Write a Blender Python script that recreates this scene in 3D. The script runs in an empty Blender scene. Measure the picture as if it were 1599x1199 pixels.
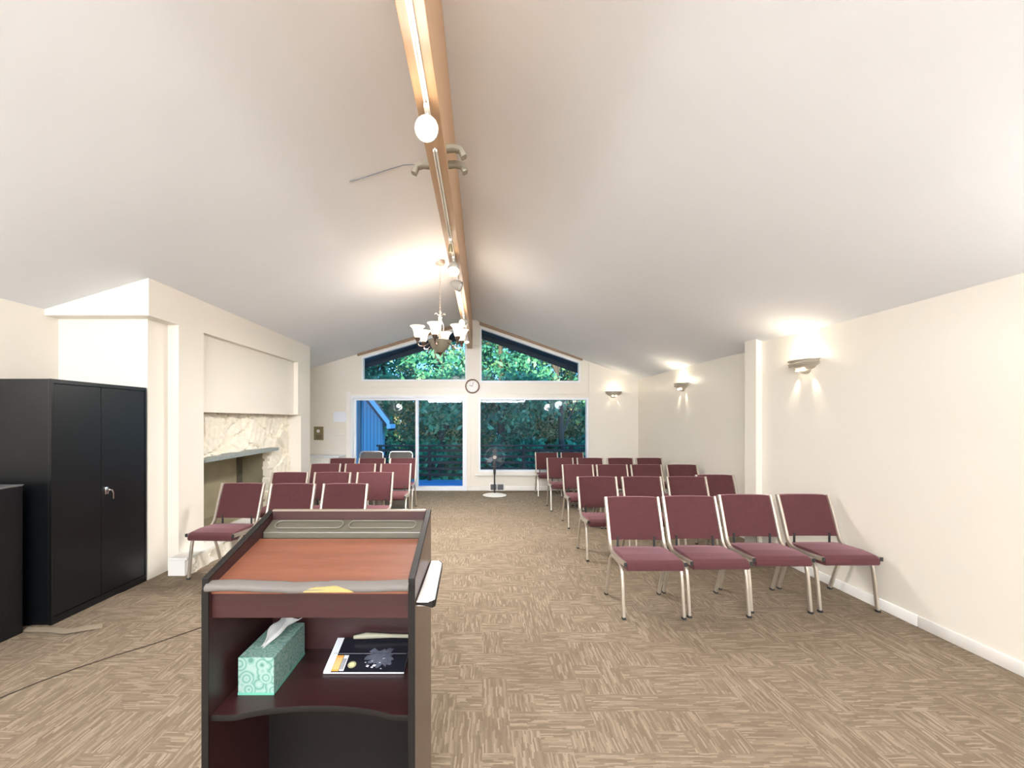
import bpy, bmesh, math, random
from mathutils import Vector, Matrix
C = bpy.context.scene.collection
R = math.radians
PI = math.pi
F = 670.0; VX = 753.0; VY = 656.0; H = 1.52
# ------------------------------------------------------------------ camera
cd = bpy.data.cameras.new('camera'); cam = bpy.data.objects.new('camera', cd); C.objects.link(cam)
cam.location = (0, 0, H); cam.rotation_euler = (R(90), 0, 0)
cd.sensor_width = 36; cd.sensor_fit = 'HORIZONTAL'; cd.lens = F * 36 / 1599
cd.shift_x = (799.5 - VX) / 1599; cd.shift_y = (VY - 599.5) / 1599
cd.clip_start = .05; cd.clip_end = 500
bpy.context.scene.camera = cam
# ------------------------------------------------------------------ world, sun, exposure
S = bpy.context.scene
S.view_settings.view_transform = 'Standard'; S.view_settings.look = 'None'
S.view_settings.gamma = 1; S.view_settings.exposure = 1.2
try: S.view_settings.use_curve_mapping = False
except Exception: pass
w = bpy.data.worlds.new('world'); S.world = w; w.use_nodes = True
bg = w.node_tree.nodes['Background']
bg.inputs[0].default_value = (.15, .42, .80, 1); bg.inputs[1].default_value = 1.7
sl = bpy.data.lights.new('sun', 'SUN'); sl.energy = 9; sl.color = (1, .80, .50); sl.angle = R(1)
so = bpy.data.objects.new('sun', sl); C.objects.link(so)
so.rotation_euler = Vector((.25, 1, -.10)).to_track_quat('-Z', 'Y').to_euler(); so.location = (0, -20, 12)

# added fill light, unseen, before the uncut wall behind the camera
al = bpy.data.lights.new('rear_fill_light', 'AREA'); al.shape = 'RECTANGLE'; al.size = 5.0; al.size_y = .5; al.energy = 255; al.color = (.87, .93, 1)
ao = bpy.data.objects.new('rear_fill_light', al); C.objects.link(ao); ao.location = (-.3, -3.5, 2.66)
ao.rotation_euler = Vector((0, 1, .38)).to_track_quat('-Z', 'Y').to_euler()

def lamp(name, loc, e, col=(1, .86, .70), r=.05, kind='POINT', d=None, spot=100, blend=.6):
    l = bpy.data.lights.new(name, kind); l.energy = e; l.color = col
    l.shadow_soft_size = r
    if kind == 'SPOT': l.spot_size = R(spot); l.spot_blend = blend
    o = bpy.data.objects.new(name, l); C.objects.link(o); o.location = loc
    if d is not None: o.rotation_euler = Vector(d).to_track_quat('-Z', 'Y').to_euler()
    return o

# ------------------------------------------------------------------ materials
class NG:
    def __init__(s, name):
        s.m = bpy.data.materials.new(name); s.m.use_nodes = True
        s.t = s.m.node_tree; s.n = s.t.nodes; s.b = s.n['Principled BSDF']
    def node(s, typ, ins=None, **kw):
        n = s.n.new(typ)
        for k, v in kw.items(): setattr(n, k, v)
        for k, v in (ins or {}).items(): s.put(n.inputs[k], v)
        return n
    def put(s, sock, v):
        if isinstance(v, bpy.types.NodeSocket): s.t.links.new(v, sock)
        else: sock.default_value = v
    def math(s, op, a, b=0.0, c=0.0):
        n = s.node('ShaderNodeMath', {0: a, 1: b, 2: c}, operation=op); return n.outputs[0]
    def mix(s, f, a, b):
        n = s.node('ShaderNodeMix', data_type='RGBA'); s.put(n.inputs[0], f)
        s.put(n.inputs[6], a if not isinstance(a, tuple) or len(a) == 4 else (*a, 1))
        s.put(n.inputs[7], b if not isinstance(b, tuple) or len(b) == 4 else (*b, 1)); return n.outputs[2]
    def set(s, **kw):
        for k, v in kw.items():
            if isinstance(v, tuple) and len(v) == 3: v = (*v, 1)
            s.put(s.b.inputs[k.replace('_', ' ')], v)
    def bump(s, h, strength=.2, dist=.01):
        n = s.node('ShaderNodeBump', {'Strength': strength, 'Distance': dist, 'Height': h}); s.put(s.b.inputs['Normal'], n.outputs[0])
    def noise(s, scale, vec=None, detail=3, rough=.5):
        i = {'Scale': scale, 'Detail': detail, 'Roughness': rough}
        if vec is not None: i['Vector'] = vec
        return s.node('ShaderNodeTexNoise', i)
    def pos(s): return s.node('ShaderNodeNewGeometry').outputs['Position']
    def obj(s): return s.node('ShaderNodeTexCoord').outputs['Object']
    def mapping(s, v, sc=(1, 1, 1), rot=(0, 0, 0)):
        return s.node('ShaderNodeMapping', {'Vector': v, 'Scale': sc, 'Rotation': rot}).outputs[0]

def simple(name, col, rough=.5, metal=0, var=.06, nscale=6, bump=0, bscale=80, spec=.5, coat=0, emit=0):
    g = NG(name); p = g.obj()
    n = g.noise(nscale, p)
    a = tuple(max(0, c * (1 - var)) for c in col); b = tuple(min(1, c * (1 + var)) for c in col)
    g.set(Base_Color=g.mix(n.outputs[0], a, b), Roughness=rough, Metallic=metal)
    g.b.inputs['Specular IOR Level'].default_value = spec
    g.b.inputs['Coat Weight'].default_value = coat
    if bump: g.bump(g.noise(bscale, p).outputs[0], bump, .004)
    if emit: g.set(Emission_Color=col, Emission_Strength=emit)
    return g.m

def wallmat(name, col, rough):
    g = NG(name); p = g.pos()
    n = g.noise(1.3, p, 4)
    g.set(Base_Color=g.mix(n.outputs[0], tuple(c * .97 for c in col), tuple(min(1, c * 1.02) for c in col)), Roughness=rough)
    g.bump(g.noise(140, p, 3).outputs[0], .08, .003)
    return g.m
M = {}
M['wall'] = wallmat('cream_wall_paint', (.79, .735, .645), .34)
M['ceiling'] = wallmat('white_ceiling_paint', (.86, .88, .91), .85)
M['white'] = simple('white_trim_paint', (.84, .81, .76), .4)
M['vinyl'] = simple('white_vinyl', (.80, .82, .86), .35)

def carpet(name, tone=1.0):
    g = NG(name); p = g.pos()
    wb_ = g.noise(9, p, 3).outputs['Color']
    off = g.node('ShaderNodeVectorMath', {0: wb_, 1: (.5, .5, .5)}, operation='SUBTRACT').outputs[0]
    off = g.node('ShaderNodeVectorMath', {0: off, 'Scale': .020}, operation='SCALE').outputs[0]
    sep = g.node('ShaderNodeSeparateXYZ', {0: g.node('ShaderNodeVectorMath', {0: p, 1: off}, operation='ADD').outputs[0]}); x, y = sep.outputs[0], sep.outputs[1]
    big = g.noise(.9, p, 3)
    cx = g.math('FLOOR', g.math('DIVIDE', x,   .14)); cy = g.math('FLOOR', g.math('DIVIDE', y,   .14))
    cell = g.node('ShaderNodeCombineXYZ', {0: cx, 1: cy}).outputs[0]
    wn = g.node('ShaderNodeTexWhiteNoise', {'Vector': cell}, noise_dimensions='2D')
    bit = g.math('GREATER_THAN', wn.outputs[0], .5)
    u = g.math('ADD', g.math('MULTIPLY', x, bit), g.math('MULTIPLY', y, g.math('SUBTRACT', 1.0, bit)))
    v = g.math('ADD', g.math('MULTIPLY', y, bit), g.math('MULTIPLY', x, g.math('SUBTRACT', 1.0, bit)))
    row = g.math('FLOOR', g.math('DIVIDE', v, .0078))
    jit = g.node('ShaderNodeTexWhiteNoise', {'W': row}, noise_dimensions='1D').outputs[0]
    seg = g.math('FLOOR', g.math('ADD', g.math('DIVIDE', u, .085), g.math('MULTIPLY', jit, 9)))
    v2 = g.node('ShaderNodeCombineXYZ', {0: row, 1: seg, 2: bit}).outputs[0]
    st = g.node('ShaderNodeTexWhiteNoise', {'Vector': v2}, noise_dimensions='3D').outputs[0]
    ramp = g.node('ShaderNodeValToRGB', {0: st})
    e = ramp.color_ramp.elements
    e[0].position = 0; e[0].color = (.185 * tone, .138 * tone, .094 * tone, 1)
    e[1].position = 1; e[1].color = (.385 * tone, .312 * tone, .230 * tone, 1)
    e2 = e.new(.45); e2.color = (.228 * tone, .175 * tone, .122 * tone, 1)
    e3 = e.new(.72); e3.color = (.288 * tone, .226 * tone, .160 * tone, 1)
    tx = g.math('FLOOR', g.math('DIVIDE', x, .61)); ty = g.math('FLOOR', g.math('DIVIDE', y, .61))
    tn = g.node('ShaderNodeTexWhiteNoise', {'Vector': g.node('ShaderNodeCombineXYZ', {0: tx, 1: ty}).outputs[0]}, noise_dimensions='2D').outputs[0]
    pile = g.noise(260, p, 2)
    c1 = g.mix(g.math('MULTIPLY', pile.outputs[0], .45), ramp.outputs[0], (.20 * tone, .150 * tone, .10 * tone))
    c2 = g.mix(g.math('MULTIPLY', tn, .18), c1, (.16 * tone, .115 * tone, .075 * tone))
    blot = g.noise(1.1, p, 4)
    k = g.node('ShaderNodeMapRange', {0: blot.outputs[0], 1: .52, 2: .75, 3: 0, 4: .35}).outputs[0]
    c3 = g.mix(k, c2, (.16 * tone, .11 * tone, .07 * tone))
    g.set(Base_Color=c3, Roughness=.95)
    g.b.inputs['Specular IOR Level'].default_value = .15
    g.bump(g.math('ADD', g.math('MULTIPLY', st, .6), g.math('MULTIPLY', pile.outputs[0], .6)), .35, .004)
    return g.m
M['carpet'] = carpet('patterned_brown_carpet', .92)

def fabric(name, a, b):
    g = NG(name); p = g.obj()
    w1 = g.node('ShaderNodeTexWave', {'Vector': p, 'Scale': 95, 'Distortion': 3, 'Detail': 2}, bands_direction='X')
    w2 = g.node('ShaderNodeTexWave', {'Vector': p, 'Scale': 95, 'Distortion': 3, 'Detail': 2}, bands_direction='Z')
    n = g.noise(30, p, 4)
    f = g.math('MULTIPLY', g.math('ADD', w1.outputs['Fac'], w2.outputs['Fac']), .5)
    f = g.math('MULTIPLY', g.math('ADD', f, n.outputs[0]), .5)
    g.set(Base_Color=g.mix(f, a, b), Roughness=.9)
    g.b.inputs['Sheen Weight'].default_value = .35
    g.b.inputs['Sheen Tint'].default_value = (.8, .45, .5, 1)
    g.b.inputs['Specular IOR Level'].default_value = .2
    g.bump(f, .3, .002)
    return g.m
M['maroon'] = fabric('maroon_chair_fabric', (.060, .0195, .020), (.112, .038, .041))
M['greyfab'] = fabric('grey_chair_vinyl', (.10, .095, .09), (.17, .16, .15))
M['champ'] = simple('champagne_metal_frame', (.60, .54, .46), .33, .75, .04)
M['chrome'] = simple('chrome_metal', (.75, .75, .76), .15, 1)
M['rubber'] = simple('black_rubber', (.02, .02, .02), .6)
M['blacksteel'] = simple('black_painted_steel', (.004, .0048, .0058), .30, 0, .12, 3, .12, 160, spec=.4)
M['darkplastic'] = simple('dark_plastic', (.02, .02, .022), .45)
M['nickel'] = simple('brushed_nickel', (.50, .45, .37), .42, .35)
M['bronze'] = simple('dark_bronze', (.09, .06, .045), .4, .7)
M['palegold'] = simple('pale_antique_gold', (.62, .50, .42), .4, .4)
M['steelgrey'] = simple('bluish_grey_slab', (.25, .28, .27), .6, 0, .15, 20)
M['stone'] = simple('whitewashed_stone', (.80, .74, .62), .7, 0, .10, 5, .4, 30)
M['firebrick'] = simple('sooted_olive_brick', (.33, .29, .19), .8, 0, .25, 4, .3, 30)
M['navy'] = simple('dark_navy_exterior_paint', (.012, .022, .045), .6)
M['deckblue'] = simple('blue_deck_paint', (.03, .18, .47), .45, 0, .1, 3)
M['fascia'] = simple('light_blue_fascia_paint', (.25, .55, .85), .5)
M['rail'] = simple('dark_railing_paint', (.012, .018, .026), .6)
M['brass'] = simple('olive_brass_plate', (.33, .27, .15), .35, .6)
M['tissue'] = simple('white_tissue_paper', (.80, .78, .74), .9)
M['greytrim'] = simple('grey_exterior_trim', (.16, .18, .21), .6)
M['clockrim'] = simple('brown_clock_rim', (.22, .13, .08), .4)
M['clockface'] = simple('clock_face_paper', (.78, .76, .72), .35)
M['bark'] = simple('tree_bark', (.05, .045, .04), .9, 0, .3, 5, .5, 20)
M['laminateside'] = simple('glossy_dark_laminate', (.045, .018, .018), .30, 0, .2, 3, .06, 200, coat=.3)
M['lamwhite'] = simple('pale_laminate_shelf', (.50, .45, .43), .35)
M['edge'] = simple('black_edge_band', (.010, .008, .007), .45, spec=.25)
M['greystrip'] = simple('grey_padded_tape', (.115, .10, .09), .75, 0, .1, 8, .2, 60)
M['yellow'] = simple('yellow_foam', (.30, .23, .08), .8)
M['beigeplastic'] = simple('beige_enamel', (.27, .24, .18), .7)
M['lampgrey'] = simple('grey_lamp_enamel', (.42, .39, .35), .5)
M['whitelamp'] = simple('cream_lamp_enamel', (.80, .76, .68), .45)
M['ventdark'] = simple('dark_vent_metal', (.10, .09, .085), .5, .5)

def woodm(name, a, b, sc=(1, 12, 12), rough=.4, coat=0):
    g = NG(name); p = g.obj(); q = g.mapping(p, sc)
    n = g.noise(2.5, q, 5, .6); n2 = g.noise(14, q, 4)
    f = g.math('ADD', g.math('MULTIPLY', n.outputs[0], .7), g.math('MULTIPLY', n2.outputs[0], .3))
    r = g.node('ShaderNodeMapRange', {0: f, 1: .3, 2: .7}).outputs[0]
    g.set(Base_Color=g.mix(r, a, b), Roughness=rough)
    g.b.inputs['Coat Weight'].default_value = coat
    g.bump(n2.outputs[0], .08, .002)
    return g.m
M['beam'] = woodm('fir_glulam_wood', (.46, .27, .15), (.56, .37, .22), (12, .5, 12), .5)
M['rakewood'] = woodm('brown_rake_trim_wood', (.24, .15, .09), (.34, .22, .14), (1, 12, 12), .5)
M['lecternwood'] = woodm('red_brown_laminate', (.125, .040, .020), (.195, .068, .036), (1, 9, 9), .42)
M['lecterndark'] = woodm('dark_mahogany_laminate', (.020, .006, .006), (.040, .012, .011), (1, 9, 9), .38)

def emis(name, col, s):
    g = NG(name); g.set(Base_Color=col, Emission_Color=col, Emission_Strength=s, Roughness=.5); return g.m
M['bulb'] = emis('warm_bulb_glow', (1, .87, .62), 9)
M['bulbsoft'] = emis('soft_bulb_glow', (1, .85, .60), 2.5)
M['shade'] = emis('frosted_glass_shade_lit', (1, .88, .68), .62)
def sidingm():
    g = NG('blue_vertical_siding'); p = g.pos()
    x = g.node('ShaderNodeSeparateXYZ', {0: p}).outputs[0]
    fr = g.math('FRACT', g.math('DIVIDE', x, .098))
    groove = g.math('LESS_THAN', fr, .16)
    g.set(Base_Color=g.mix(groove, (.11, .33, .52), (.035, .11, .21)), Roughness=.6)
    return g.m
M['siding'] = sidingm()
def glassm():
    g = NG('window_glass'); out = g.n['Material Output']
    tr = g.node('ShaderNodeBsdfTransparent', {0: (.96, .99, .99, 1)}); gl = g.node('ShaderNodeBsdfGlossy', {'Color': (1, 1, 1, 1), 'Roughness': .01})
    fr = g.node('ShaderNodeFresnel', {0: 1.22})
    mx = g.node('ShaderNodeMixShader', {0: fr.outputs[0], 1: tr.outputs[0], 2: gl.outputs[0]})
    g.t.links.new(mx.outputs[0], out.inputs[0]); return g.m
M['glass'] = glassm()
def clearplastic():
    g = NG('smoky_clear_plastic'); out = g.n['Material Output']
    tr = g.node('ShaderNodeBsdfTransparent', {0: (.78, .80, .82, 1)}); g.set(Base_Color=(.3, .3, .3), Roughness=.2)
    mx = g.node('ShaderNodeMixShader', {0: .2, 1: tr.outputs[0], 2: g.b.outputs[0]})
    g.t.links.new(mx.outputs[0], out.inputs[0]); return g.m
M['clear'] = clearplastic()
def leafm(name, cols):
    g = NG(name); r = g.node('ShaderNodeNewGeometry').outputs['Random Per Island']
    rp = g.node('ShaderNodeValToRGB', {0: r}); e = rp.color_ramp.elements
    e[0].color = (*cols[0], 1); e[1].color = (*cols[-1], 1)
    for i, c in enumerate(cols[1:-1]): k = e.new((i + 1) / (len(cols) - 1)); k.color = (*c, 1)
    out = g.n['Material Output']
    g.set(Base_Color=rp.outputs[0], Roughness=.6); g.b.inputs['Specular IOR Level'].default_value = .3
    tl = g.node('ShaderNodeBsdfTranslucent', {0: rp.outputs[0]})
    mx = g.node('ShaderNodeMixShader', {0: .3, 1: g.b.outputs[0], 2: tl.outputs[0]})
    g.t.links.new(mx.outputs[0], out.inputs[0]); return g.m
M['leafA'] = leafm('broadleaf_foliage', [(.025, .09, .06), (.07, .17, .08), (.26, .31, .14), (.62, .56, .32)])
M['leafB'] = leafm('deep_green_foliage', [(.02, .15, .10), (.05, .26, .16), (.10, .36, .20), (.20, .36, .22)])
M['leafC'] = leafm('conifer_foliage', [(.02, .13, .10), (.04, .21, .16), (.07, .30, .20)])
M['ground'] = simple('forest_floor', (.03, .06, .03), .95, 0, .4, 1)
def tissueboxm():
    g = NG('mint_swirl_print'); p = g.obj()
    v = g.node('ShaderNodeTexVoronoi', {'Vector': p, 'Scale': 30}, feature='F1')
    nz = g.noise(14, p, 1)
    s = g.math('SINE', g.math('ADD', g.math('MULTIPLY', v.outputs['Distance'], 20.0), g.math('MULTIPLY', nz.outputs[0], 9)))
    rp = g.node('ShaderNodeValToRGB', {0: g.math('ADD', g.math('MULTIPLY', s, .5), .5)}); e = rp.color_ramp.elements
    e[0].color = (.07, .17, .13, 1); e[1].color = (.25, .34, .30, 1); k = e.new(.12); k.color = (.15, .30, .24, 1); k2 = e.new(.6); k2.color = (.19, .29, .25, 1)
    g.set(Base_Color=rp.outputs[0], Roughness=.45); return g.m
M['tissuebox'] = tissueboxm()
def flat(name, col, r=.5): return simple(name, col, r, 0, .02)
M['pwhite'] = flat('printed_white', (.70, .70, .72), .35); M['pblack'] = flat('printed_black', (.012, .012, .018), .25)
M['porange'] = flat('printed_orange', (.75, .33, .06), .35); M['pyellow'] = flat('printed_pale_yellow', (.62, .56, .30), .35)
M['pgrey'] = simple('printed_grey', (.08, .085, .11), .35, 0, .9, 60)
M['cord'] = flat('dark_brown_cord', (.055, .035, .022), .7)
M['mint'] = flat('mint_band', (.10, .33, .24), .4)

# ------------------------------------------------------------------ geometry helpers
class MB:
    def __init__(s): s.bm = bmesh.new()
    def box(s, a, b, r=0, seg=2, mat=None):
        t = bmesh.new(); bmesh.ops.create_cube(t, size=1)
        a = Vector(a); b = Vector(b); c = (a + b) / 2; d = b - a
        for v in t.verts: v.co = Vector((v.co.x * d.x, v.co.y * d.y, v.co.z * d.z)) + c
        if r: bmesh.ops.bevel(t, geom=list(t.edges), offset=min(r, .49 * min(abs(d.x), abs(d.y), abs(d.z))), segments=seg, affect='EDGES', profile=.5)
        s.add(t, mat); return s
    def add(s, t, mat=None):
        if mat is not None: bmesh.ops.transform(t, matrix=mat, verts=list(t.verts))
        me = bpy.data.meshes.new('tmp'); t.to_mesh(me); t.free(); s.bm.from_mesh(me); bpy.data.meshes.remove(me)
    def prism(s, pts, ax, a, b, r=0, seg=2, mat=None):
        # pts 2-D polygon in the plane across axis ax, extruded a..b
        t = bmesh.new()
        def mk(p, k):
            if ax == 'x': return (k, p[0], p[1])
            if ax == 'y': return (p[0], k, p[1])
            return (p[0], p[1], k)
        v0 = [t.verts.new(mk(p, a)) for p in pts]; v1 = [t.verts.new(mk(p, b)) for p in pts]
        t.faces.new(v0); t.faces.new(v1[::-1]); n = len(pts)
        for i in range(n): t.faces.new((v0[i], v1[i], v1[(i + 1) % n], v0[(i + 1) % n]))
        bmesh.ops.recalc_face_normals(t, faces=list(t.faces))
        if r: bmesh.ops.bevel(t, geom=list(t.edges), offset=r, segments=seg, affect='EDGES', profile=.5)
        s.add(t, mat); return s
    def sweep(s, path, w, h=None, side=(1, 0, 0), n=10, sq=.5, taper=None, cap=True):
        # section: superellipse w x h swept along path; 'side' gives the w direction
        h = h or w; path = [Vector(p) for p in path]; side = Vector(side); rings = []
        for i, p in enumerate(path):
            d = (path[min(i + 1, len(path) - 1)] - path[max(i - 1, 0)]).normalized()
            a = (side - d * side.dot(d))
            if a.length < 1e-4: a = d.orthogonal()
            a.normalize(); b = d.cross(a); k = taper[i] if taper else 1
            ring = []
            for j in range(n):
                t = 2 * PI * (j + .5) / n; c_, s_ = math.cos(t), math.sin(t)
                cx = math.copysign(abs(c_) ** sq, c_); sy = math.copysign(abs(s_) ** sq, s_)
                ring.append(s.bm.verts.new(p + a * (cx * w / 2 * k) + b * (sy * h / 2 * k)))
            rings.append(ring)
        for r0, r1 in zip(rings, rings[1:]):
            for j in range(n): s.bm.faces.new((r0[j], r0[(j + 1) % n], r1[(j + 1) % n], r1[j]))
        if cap: s.bm.faces.new(rings[0][::-1]); s.bm.faces.new(rings[-1])
        return s
    def tube(s, path, r, n=10, taper=None): return s.sweep(path, r * 2, r * 2, (0.3, .1, .95), n, 1, taper)
    def lathe(s, prof, n=24, mat=None, a0=0, a1=2 * PI, closed=True):
        t = bmesh.new(); rings = []
        full = abs(a1 - a0 - 2 * PI) < 1e-6; m = n if full else n + 1
        for r, z in prof:
            if r < 1e-5: rings.append([t.verts.new((0, 0, z))] * m)
            else: rings.append([t.verts.new((r * math.cos(a0 + (a1 - a0) * j / n), r * math.sin(a0 + (a1 - a0) * j / n), z)) for j in range(m)])
        for r0, r1 in zip(rings, rings[1:]):
            for j in range(m if full else m - 1):
                k = (j + 1) % m; q = []
                for v in (r0[j], r0[k], r1[k], r1[j]):
                    if v not in q: q.append(v)
                if len(q) > 2:
                    try: t.faces.new(q)
                    except ValueError: pass
        bmesh.ops.recalc_face_normals(t, faces=list(t.faces))
        s.add(t, mat); return s
    def build(s, name, mat, parent=None, smooth=False, loc=None):
        me = bpy.data.meshes.new(name); s.bm.to_mesh(me); s.bm.free(); me.materials.append(M[mat] if isinstance(mat, str) else mat)
        if smooth:
            me.polygons.foreach_set('use_smooth', [True] * len(me.polygons))
            try: me.set_sharp_from_angle(angle=R(42))
            except Exception: pass
        o = bpy.data.objects.new(name, me); C.objects.link(o)
        if parent: o.parent = parent
        if loc: o.location = loc
        return o
def tag(o, label, cat, group=None, kind=None):
    o['label'] = label; o['category'] = cat
    if group: o['group'] = group
    if kind: o['kind'] = kind
    return o
def thing(name, label, cat, loc=(0, 0, 0), rz=0, group=None):
    o = bpy.data.objects.new(name, None); C.objects.link(o); o.empty_display_size = .1
    o.location = loc; o.rotation_euler = (0, 0, rz); return tag(o, label, cat, group)
def struct(o, label=None, cat=None):
    o['kind'] = 'structure'
    if label: o['label'] = label
    if cat: o['category'] = cat
    return o
def dup(root, loc, rz, label, group=None):
    def cp(o, par):
        c = o.copy(); C.objects.link(c)
        if par is not None: c.parent = par
        for ch in kids.get(o.name, []): cp(ch, c)
        return c
    kids = {}
    for o in list(C.objects):
        if o.parent: kids.setdefault(o.parent.name, []).append(o)
    r = cp(root, None); r.location = loc; r.rotation_euler = (0, 0, rz); r['label'] = label
    if group: r['group'] = group
    return r
def bez(p0, p1, p2, n=6):
    p0, p1, p2 = Vector(p0), Vector(p1), Vector(p2)
    return [p0 * (1 - t) ** 2 + p1 * 2 * t * (1 - t) + p2 * t * t for t in [i / n for i in range(n + 1)]]

# ------------------------------------------------------------------ room shell
D = 9.26; NY = -3.6; LX = -4.03; FX = -3.07; RX = 3.21; RX2 = 3.37
RID = -.2105; RZ = H + 2.17
def zc(x, y):
    if x < RID: return RZ - .3008 * (RID - x)
    t = min(1, max(0, (y - 4) / 2)); s = .379 + (.360 - .379) * t
    return RZ - s * (x - RID)
def fx(px): return (px - VX) * D / F
def fz(py): return H + (VY - py) * D / F
def P(px, py, Y): return Vector(((px - VX) * Y / F, Y, H + (VY - py) * Y / F))

struct(MB().box((-4.3, NY - .2, -.12), (3.7, D + .18, 0)).build('floor', 'carpet'), 'patterned brown carpet tile floor of the meeting room', 'floor')
# ceiling: two slopes, solid
def ceil_part(name, x0, x1, label):
    bm = bmesh.new(); nx, ny = 8, 26; V = {}
    for k in (0, 1):
        for i in range(nx + 1):
            for j in range(ny + 1):
                x = x0 + (x1 - x0) * i / nx; y = NY - .2 + (D + .18 - NY + .2) * j / ny
                V[k, i, j] = bm.verts.new((x, y, zc(x, y) + .16 * k))
    for i in range(nx):
        for j in range(ny):
            bm.faces.new((V[0, i, j], V[0, i, j + 1], V[0, i + 1, j + 1], V[0, i + 1, j]))
            bm.faces.new((V[1, i, j], V[1, i + 1, j], V[1, i + 1, j + 1], V[1, i, j + 1]))
    for i in range(nx):
        for j in (0, ny): bm.faces.new((V[0, i, j], V[0, i + 1, j], V[1, i + 1, j], V[1, i, j]))
    for j in range(ny):
        for i in (0, nx): bm.faces.new((V[0, i, j], V[0, i, j + 1], V[1, i, j + 1], V[1, i, j]))
    bmesh.ops.recalc_face_normals(bm, faces=list(bm.faces))
    m = MB(); m.bm.free(); m.bm = bm
    o = m.build(name, 'ceiling', smooth=True)
    struct(o, label, 'ceiling')
ceil_part('ceiling', LX - .2, RID, 'left slope of the white vaulted ceiling')
ceil_part('ceiling', RID, RX2 + .25, 'right slope of the white vaulted ceiling')

def side_wall(name, x0, x1, y0, y1, label, xin):
    m = MB(); n = 6
    for i in range(n):
        a = y0 + (y1 - y0) * i / n; b = y0 + (y1 - y0) * (i + 1) / n
        t = bmesh.new()
        pts = [(x, y, z) for x in (x0, x1) for y, z in ((a, 0), (b, 0), (b, zc(xin, b) + .05), (a, zc(xin, a) + .05))]
        v = [t.verts.new(p) for p in pts]
        t.faces.new(v[:4]); t.faces.new(v[4:][::-1])
        for k in range(4): t.faces.new((v[k], v[4 + k], v[4 + (k + 1) % 4], v[(k + 1) % 4]))
        bmesh.ops.recalc_face_normals(t, faces=list(t.faces)); m.add(t)
    return struct(m.build(name, 'wall'), label, 'wall')
side_wall('wall_right', RX, RX + .3, NY, 4.92, 'cream right wall beside the front chair rows', RX)
side_wall('wall_right', RX2, RX2 + .3, 5.13, D + .15, 'cream right wall section beyond the pilaster', RX2)
m = MB(); z1 = zc(3.14, 5); m.box((3.14, 4.92, 0), (RX2 + .25, 5.13, z1 + .03))
struct(m.build('wall_pilaster', 'wall'), 'shallow cream pilaster on the right wall', 'wall')
side_wall('wall_left', LX - .25, LX, NY, D + .15, 'cream left wall behind the black cabinets', LX)
m = MB(); m.prism([(LX - .2, 0), (RX + .2, 0), (RX + .2, zc(RX, NY) + .05), (RID, RZ + .1), (LX - .2, zc(LX, NY) + .05)], 'y', NY - .2, NY)
struct(m.build('wall_back', 'wall'), 'cream wall behind the camera', 'wall')
# far wall with its openings
W = MB(); T = .16
def zt(px): return zc(fx(px), D) + .04
def piece(p): W.prism(p, 'y', D, D + T)
X = fx
piece([(LX, 0), (X(548), 0), (X(548), zt(548)), (LX, zc(LX, D) + .04)])
piece([(X(548), fz(618)), (X(565), fz(618)), (X(565), zt(565)), (X(548), zt(548))])
piece([(X(565), fz(618)), (X(729), fz(618)), (X(729), fz(595)), (X(565), fz(595))])
GL = (fz(557.5), fz(509)); GR = (fz(510), fz(565))
piece([(X(565), GL[0]), (X(729), GL[1]), (X(729), zt(729)), (X(565), zt(565))])
piece([(X(729), 0), (X(747), 0), (X(747), RZ - .05), (RID, RZ + .03), (X(729), zt(729))])
piece([(X(747), 0), (X(919), 0), (X(919), fz(737)), (X(747), fz(737))])
piece([(X(747), fz(621)), (X(919), fz(621)), (X(919), fz(597)), (X(747), fz(597))])
piece([(X(747), fz(597)), (X(749.5), fz(597)), (X(749.5), zt(749.5)), (X(747), zt(747))])
piece([(X(749.5), GR[0]), (X(906), GR[1]), (X(906), zt(906)), (X(749.5), zt(749.5))])
piece([(X(906), fz(597)), (X(919), fz(597)), (X(919), zt(919)), (X(906), zt(906))])
piece([(X(919), 0), (RX2 + .1, 0), (RX2 + .1, zc(RX2 + .1, D) + .04), (X(919), zt(919))])
struct(W.build('wall_far', 'wall'), 'cream gable end wall with windows and sliding door', 'wall')
# fireplace wall mass
m = MB()
y0, y1 = 3.95, 7.65; NX = -3.18; PX = -3.14; ST = -3.27
def topz(x): return zc(x, 5) + .03
HZ = 2.485
m.prism([(LX, HZ), (FX, HZ), (FX, topz(FX)), (LX, topz(LX))], 'y', y0, y1)          # header
m.box((LX, 4.08, 0), (NX, 4.34, HZ))                                                # niche back
m.box((LX, 4.34, 0), (FX, 4.73, HZ))                                                # pier
m.box((LX, 7.27, 0), (FX, y1, HZ))                                                  # far pier
m.box((LX, 4.73, 1.61), (PX, 7.27, HZ))                                             # upper panel
m.box((PX, 7.15, 1.61), (FX, 7.27, HZ))
m.box((LX, 4.73, 1.05), (ST - .12, 7.27, 1.61)); m.box((LX, 4.73, 0), (ST - .12, 4.91, 1.06)); m.box((LX, 6.76, 0), (ST - .12, 7.27, 1.06))
struct(m.build('wall_fireplace', 'wall'), 'cream wall mass with niche and recessed panel around the fireplace', 'wall')

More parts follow.
